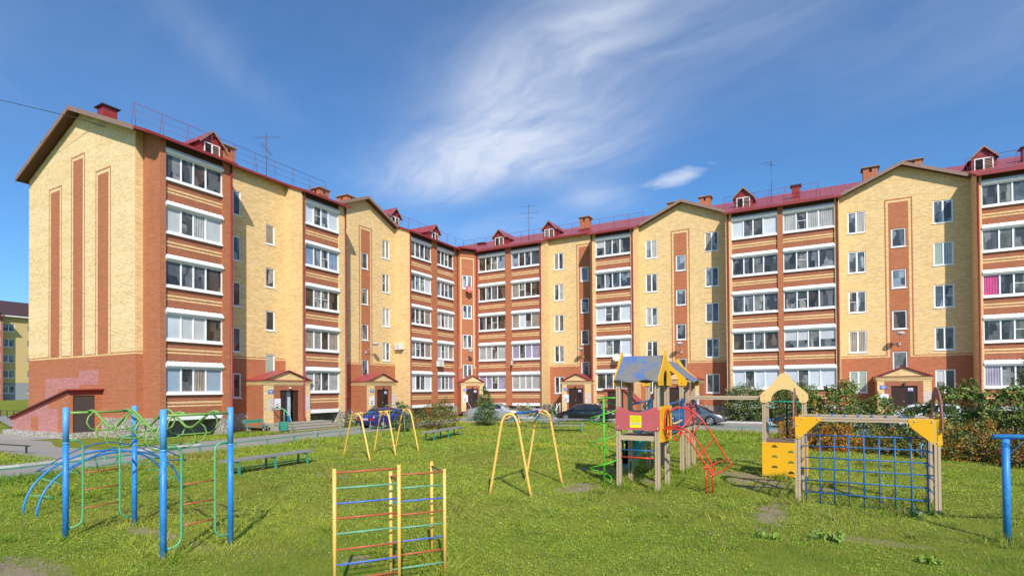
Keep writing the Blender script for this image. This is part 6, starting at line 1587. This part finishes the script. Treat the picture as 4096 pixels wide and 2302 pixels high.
def blades(name, x, y, h, w_, parent=None, mats=('blade_a', 'blade_b', 'blade_c', 'blade_straw', 'blade_dry'), probs=None):
    n = len(x); a = RNG.uniform(0, 2 * PI, n); lean = RNG.normal(size=(n, 2)) * h[:, None] * .95
    bx, by = np.cos(a) * w_, np.sin(a) * w_
    z0 = np.full(n, -.01); P0 = np.stack([x - bx, y - by, z0], 1); P1 = np.stack([x + bx, y + by, z0], 1); P2 = np.stack([x + lean[:, 0], y + lean[:, 1], h], 1)
    V = np.stack([P0, P1, P2], 1).reshape(-1, 3).astype(np.float32)
    me = bpy.data.meshes.new(name); me.vertices.add(3 * n); me.vertices.foreach_set('co', V.ravel()); me.loops.add(3 * n); me.loops.foreach_set('vertex_index', np.arange(3 * n, dtype=np.int32))
    me.polygons.add(n); me.polygons.foreach_set('loop_start', np.arange(0, 3 * n, 3, dtype=np.int32)); me.polygons.foreach_set('loop_total', np.full(n, 3, np.int32))
    for m in mats: me.materials.append(MATS[m])
    t = valnoise(x, y, .35, 5) + .6 * valnoise(x, y, 1.1, 6) + RNG.normal(size=n) * .28 - .8
    mi = np.where(t < -.18, 2, np.where(t < .18, 0, 1)); mi = np.where(RNG.uniform(size=n) < .035 + .10 * (valnoise(x, y, .6, 9) > .72), 3, mi)
    worn = np.maximum(np.clip((valnoise(x, y, .33, 41) - .55) * 3, 0, .5), .45 * np.exp(-((x - 1.) / 3.2) ** 2 - ((y - 12.6) / 3.) ** 2))
    mi = np.where(RNG.uniform(size=n) < worn, 4, mi)
    me.polygons.foreach_set('material_index', mi.astype(np.int32)); me.update(calc_edges=True)
    o = bpy.data.objects.new(name, me); col.objects.link(o); o['kind'] = 'stuff'
    return tag(o, 'short mown lawn grass', 'grass') if name == 'grass' else o
def scatter(n, dmin, dmax, power):
    """points in the fan the lawn can be seen in, denser nearby"""
    u = RNG.uniform(size=n); d = (dmin ** (2 - power) + u * (dmax ** (2 - power) - dmin ** (2 - power))) ** (1 / (2 - power))
    t = RNG.uniform(-1.13, 1.13, n); s = d * t
    return d * F_X[0] + s * F_X[1], d * F_X[2] + s * F_X[3], d
F_X = (-.4902, .8716, .8716, .4902)
x, y, d = scatter(470000, 6.5, 42, 1.85)
ok = inpoly(x, y, LAWN)
dirt = np.zeros(len(x))
for (cx, cy, rx, ry) in DIRT: dirt = np.maximum(dirt, np.clip(1.25 - ((x - cx) / rx) ** 2 - ((y - cy) / ry) ** 2, 0, 1) * (.35 + valnoise(x, y, 1.5, 3)))
thin = valnoise(x, y, .8, 21)
ok &= (dirt < .1 + RNG.uniform(size=len(x)) * .95)
x, y, d = x[ok], y[ok], d[ok]
n1 = valnoise(x, y, .5, 2); n2 = valnoise(x, y, 2.2, 4)
hh = (.018 + .034 * n1 * n2 + .012 * n2) * RNG.uniform(.6, 1.35, len(x)) * (1 + .018 * np.maximum(0, d - 8))
ww = (.0034 + .00075 * np.maximum(0, d - 7)) * RNG.uniform(.7, 1.3, len(x))
blades('grass', x, y, hh, ww)
x, y, d = scatter(150000, 6.5, 36, 1.8); ok = inpoly(x, y, LAWN) & (valnoise(x, y, .55, 31) + .35 * valnoise(x, y, 2.5, 33) > .62)
for (cx, cy, rx, ry) in DIRT: ok &= (((x - cx) / rx) ** 2 + ((y - cy) / ry) ** 2 > .5 + .9 * RNG.uniform(size=len(x)))
x, y, d = x[ok], y[ok], d[ok]
P = np.stack([x, y, RNG.uniform(.012, .05, len(x))], 1)
o = quads('clover', P, RNG.normal(size=(len(x), 3)) * .38 + np.array([.1, -.2, 1.]), (.0085 + .0011 * np.maximum(0, d - 7)) * RNG.uniform(.6, 1.4, len(x)), ['clover_leaf', 'blade_b', 'blade_c'], RNG.choice(3, size=len(x), p=[.6, .25, .15]), None, .8); o['kind'] = 'stuff'; tag(o, 'low clover and broad leaves growing in the lawn', 'ground cover')
# taller uncut grass along the fences and around the posts
xs_, ys_ = [], []
for pl, wd, n in ((FENL[1:], 1.5, 11000), (FENR, 1.3, 9000)):
    seg = np.array(pl); ln = np.hypot(*np.diff(seg, axis=0).T); cum = np.cumsum(ln) / ln.sum(); u = RNG.uniform(size=n); k = np.searchsorted(cum, u); t = RNG.uniform(size=n)[:, None]
    p = seg[k] * (1 - t) + seg[k + 1] * t; dn = np.stack([np.diff(seg, axis=0)[k][:, 1], -np.diff(seg, axis=0)[k][:, 0]], 1); dn /= np.linalg.norm(dn, axis=1)[:, None]
    off = np.abs(RNG.normal(size=n)) * wd * .5; p = p + dn * off[:, None]; xs_.append(p[:, 0]); ys_.append(p[:, 1])
for (px_, py_) in [(-11.91, 4.73), (-11.97, 5.9), (-8.94, 4.82), (-8.89, 5.9), (-4.7, 14.12), (-3.68, 14.12), (-4.7, 15.12), (-3.68, 15.12), (-3.78, 17.4), (-3.78, 18.25), (-3.78, 19.15), (-4.82, 17.4), (-.5, 14.16), (2.03, 14.05), (-.46, 15.45), (2.06, 15.25), (2.69, 12.2), (-1.0, 17.7), (-4.74, 6.43), (-5.31, 6.87), (.5, 14.2), (1.2, 14.2)]:
    r = np.abs(RNG.normal(size=150)) * .22; a = RNG.uniform(0, 2 * PI, 150); xs_.append(px_ + r * np.cos(a)); ys_.append(py_ + r * np.sin(a))
tx, ty, td = scatter(260, 8, 30, 1.6)
for px_, py_, pd_ in zip(tx, ty, td):
    if not inpoly(np.array([px_]), np.array([py_]), LAWN)[0]: continue
    k_ = RNG.integers(25, 80); r = np.abs(RNG.normal(size=k_)) * RNG.uniform(.08, .3); a = RNG.uniform(0, 2 * PI, k_); xs_.append(px_ + r * np.cos(a)); ys_.append(py_ + r * np.sin(a))
x, y = np.concatenate(xs_), np.concatenate(ys_); dd = np.hypot(x, y)
o = blades('tall_grass', x, y, RNG.uniform(.08, .24, len(x)) * (.5 + valnoise(x, y, .7, 8)), .006 + .0007 * np.maximum(0, dd - 8)); tag(o, 'longer uncut grass along fences and posts', 'grass')
# strips of grass by the building and beyond the path
x = RNG.uniform(-31.6, -28.4, 7000); y = RNG.uniform(14.8, 23, 7000); x2 = RNG.uniform(-33, -25.6, 7000); y2 = RNG.uniform(4, 10.1, 7000)
x3 = RNG.uniform(-31.6, -29.0, 3000); y3 = RNG.uniform(28.4, 42, 3000)
x, y = np.concatenate([x, x2, x3]), np.concatenate([y, y2, y3])
o = blades('verge_grass', x, y, RNG.uniform(.05, .16, len(x)), np.full(len(x), .022)); tag(o, 'rough verge grass along the left wing and the path', 'grass')
# small clover and dandelion heads
x, y, d = scatter(1300, 8, 34, 1.4); ok = inpoly(x, y, LAWN) & (valnoise(x, y, .5, 14) > .45); x, y, d = x[ok], y[ok], d[ok]
P = np.stack([x, y, RNG.uniform(.04, .09, len(x))], 1); o = quads('clover_flowers', P, np.tile([.2, -.4, 1.], (len(x), 1)) + RNG.normal(size=(len(x), 3)) * .2, .0055 + .0004 * d, ['petal_white'], np.zeros(len(x)), None, 1.); o['kind'] = 'stuff'; tag(o, 'scattered white clover heads in the lawn', 'flowers')
c = [(-10.6, 22.5, 1.2, .7), (-8.2, 24.2, .8, .5), (-17.4, 27.5, 1., 1.)]
P = np.concatenate([np.stack([RNG.normal(a, rx * .5, 70), RNG.normal(b, ry * .5, 70), RNG.uniform(.06, .12, 70)], 1) for a, b, rx, ry in c]); o = quads('yellow_flowers', P, np.tile([.2, -.4, 1.], (len(P), 1)), np.full(len(P), .022), ['petal_yellow'], np.zeros(len(P)), None, 1.); o['kind'] = 'stuff'; tag(o, 'low yellow flowers in patches on the far lawn', 'flowers')
# ------------------------------------------------------------------ camera, sun, sky
P_, R0 = math.radians(.6599), math.radians(-.40335)
F0 = Vector((-.4902, .8716, 0)); R0v = Vector((.8716, .4902, 0)); Zv = Vector((0, 0, 1))
fw = F0 * math.cos(P_) + Zv * math.sin(P_); up = -F0 * math.sin(P_) + Zv * math.cos(P_)
r_ = R0v * math.cos(R0) + up * math.sin(R0); u_ = -R0v * math.sin(R0) + up * math.cos(R0)
cam = bpy.data.cameras.new('camera'); co = bpy.data.objects.new('camera', cam); col.objects.link(co)
cam.sensor_width = 36; cam.lens = 36 * 2204.5 / 4096; cam.shift_y = (1528.78 - 1151) / 4096
cam.clip_start = .1; cam.clip_end = 3000
m4 = Matrix((r_, u_, -fw)).transposed().to_4x4(); m4.translation = Vector((0, 0, 2.64)); co.matrix_world = m4
sc.camera = co
EL_ = math.radians(39); sd = Vector((.64, -.77, 0)).normalized()
sun = bpy.data.lights.new('sun', 'SUN'); sun.energy = 5.0; sun.angle = math.radians(.53); sun.color = (1., .94, .84)
so = bpy.data.objects.new('sun', sun); col.objects.link(so)
sdir = Vector((sd.x * math.cos(EL_), sd.y * math.cos(EL_), math.sin(EL_)))
so.rotation_euler = (-sdir).to_track_quat('-Z', 'Y').to_euler(); so.location = sdir * 120
w = bpy.data.worlds.new('World'); sc.world = w; w.use_nodes = True
nt = w.node_tree; bg = nt.nodes['Background']
sky = N(nt, 'ShaderNodeTexSky', sky_type='NISHITA'); sky.sun_disc = False
sky.sun_elevation = EL_; sky.sun_rotation = math.atan2(sdir.x, sdir.y); sky.altitude = 100; sky.air_density = 1.; sky.dust_density = .6; sky.ozone_density = 2.5
tc = N(nt, 'ShaderNodeTexCoord'); dirv = tc.outputs['Generated']
sep = N(nt, 'ShaderNodeSeparateXYZ'); L(nt, dirv, sep.inputs[0])
def M(op, a, b=None, c=None, clamp=False):
    n = N(nt, 'ShaderNodeMath', operation=op, use_clamp=clamp)
    for i, v in enumerate((a, b, c)):
        if v is None: continue
        if isinstance(v, bpy.types.NodeSocket): L(nt, v, n.inputs[i])
        else: n.inputs[i].default_value = v
    return n.outputs[0]
zc = M('MAXIMUM', sep.outputs[2], .03)
qx, qy = M('DIVIDE', sep.outputs[0], zc), M('DIVIDE', sep.outputs[1], zc)
cmb = N(nt, 'ShaderNodeCombineXYZ'); L(nt, qx, cmb.inputs[0]); L(nt, qy, cmb.inputs[1])
plane = cmb.outputs[0]
# wispy cloud layer: stretched, warped noise inside soft patches
wn = N(nt, 'ShaderNodeTexNoise'); wn.inputs['Scale'].default_value = 1.6; wn.inputs['Detail'].default_value = 4; L(nt, plane, wn.inputs['Vector'])
wv = N(nt, 'ShaderNodeVectorMath', operation='MULTIPLY_ADD'); L(nt, wn.outputs['Color'], wv.inputs[0]); wv.inputs[1].default_value = (.55, .55, 0); L(nt, plane, wv.inputs[2])
mq = N(nt, 'ShaderNodeMapping'); mq.inputs['Rotation'].default_value = (0, 0, math.radians(24)); L(nt, wv.outputs[0], mq.inputs['Vector'])
mp = N(nt, 'ShaderNodeMapping'); mp.inputs['Scale'].default_value = (1., 2.4, 1); L(nt, mq.outputs[0], mp.inputs['Vector'])
f1 = noise(nt, mp.outputs[0], 1.15, 5, .48); f2 = noise(nt, wv.outputs[0], 3.8, 5, .55)
blobs = [(-.55, 1.45, .22, .16, -20, .9), (-.82, 1.62, .36, .24, -30, 1.0), (-1.22, 1.98, .48, .26, -25, 1.15), (-.98, 2.12, .34, .26, -10, 1.15), (-1.58, 2.1, .36, .26, -20, 1.05), (-1.02, 2.75, .18, .22, 0, .75),
         (-.22, 1.55, .22, .22, 0, .30), (-1.55, 1.0, .08, .36, 25, .20), (-1.75, 2.95, .50, .25, 0, .40), (1.5, 1.5, 1.5, .8, 0, .6), (2.2, -1.2, 1.8, 1., 20, .7), (-2., -1.5, 1., 1.8, 0, .5)]
dense = [(-.585, 2.665, .20, .105, -28, 1.0)]
def blobsum(bl):
    tot = None
    for (cx, cy, rx, ry, an, wt) in bl:
        a = math.radians(an); dx, dy = M('SUBTRACT', qx, cx), M('SUBTRACT', qy, cy)
        u = M('ADD', M('MULTIPLY', dx, math.cos(a) / rx), M('MULTIPLY', dy, math.sin(a) / rx))
        v = M('ADD', M('MULTIPLY', dx, -math.sin(a) / ry), M('MULTIPLY', dy, math.cos(a) / ry))
        e = M('MULTIPLY', M('EXPONENT', M('MULTIPLY', M('ADD', M('MULTIPLY', u, u), M('MULTIPLY', v, v)), -.9)), wt)
        tot = e if tot is None else M('ADD', tot, e)
    return tot
mr = N(nt, 'ShaderNodeMapping'); mr.inputs['Scale'].default_value = (1., 5.5, 1); L(nt, mq.outputs[0], mr.inputs['Vector'])
f3 = noise(nt, mr.outputs[0], 2.2, 8, .62)
body = M('ADD', M('MULTIPLY', f3, .27), M('ADD', M('MULTIPLY', f1, .68), M('MULTIPLY', f2, .18)))
k1 = M('MULTIPLY', blobsum(blobs), M('MULTIPLY', M('SUBTRACT', body, .29), 2.2, clamp=True))
k2 = M('MULTIPLY', M('SUBTRACT', M('ADD', blobsum(dense), M('MULTIPLY', M('SUBTRACT', f2, .5), 1.7)), .40), 1.6, clamp=True)
cm = M('ADD', M('MULTIPLY', k1, .8), M('MULTIPLY', k2, .75), clamp=True)
cm = M('MULTIPLY', cm, M('MULTIPLY', sep.outputs[2], 8., clamp=True))
cool = mix(nt, 1., sky.outputs[0], (.49, .81, 1.08), 'MULTIPLY')
cl = mix(nt, M('MULTIPLY', cm, .85), cool, (5.2, 5.6, 6.5))
L(nt, cl, bg.inputs['Color']); bg.inputs['Strength'].default_value = .15
sc.view_settings.view_transform = 'Standard'; sc.view_settings.look = 'None'; sc.view_settings.exposure = 0; sc.view_settings.gamma = 1
sc.cycles.max_bounces = 5; sc.cycles.diffuse_bounces = 2; sc.cycles.glossy_bounces = 3; sc.cycles.transmission_bounces = 2
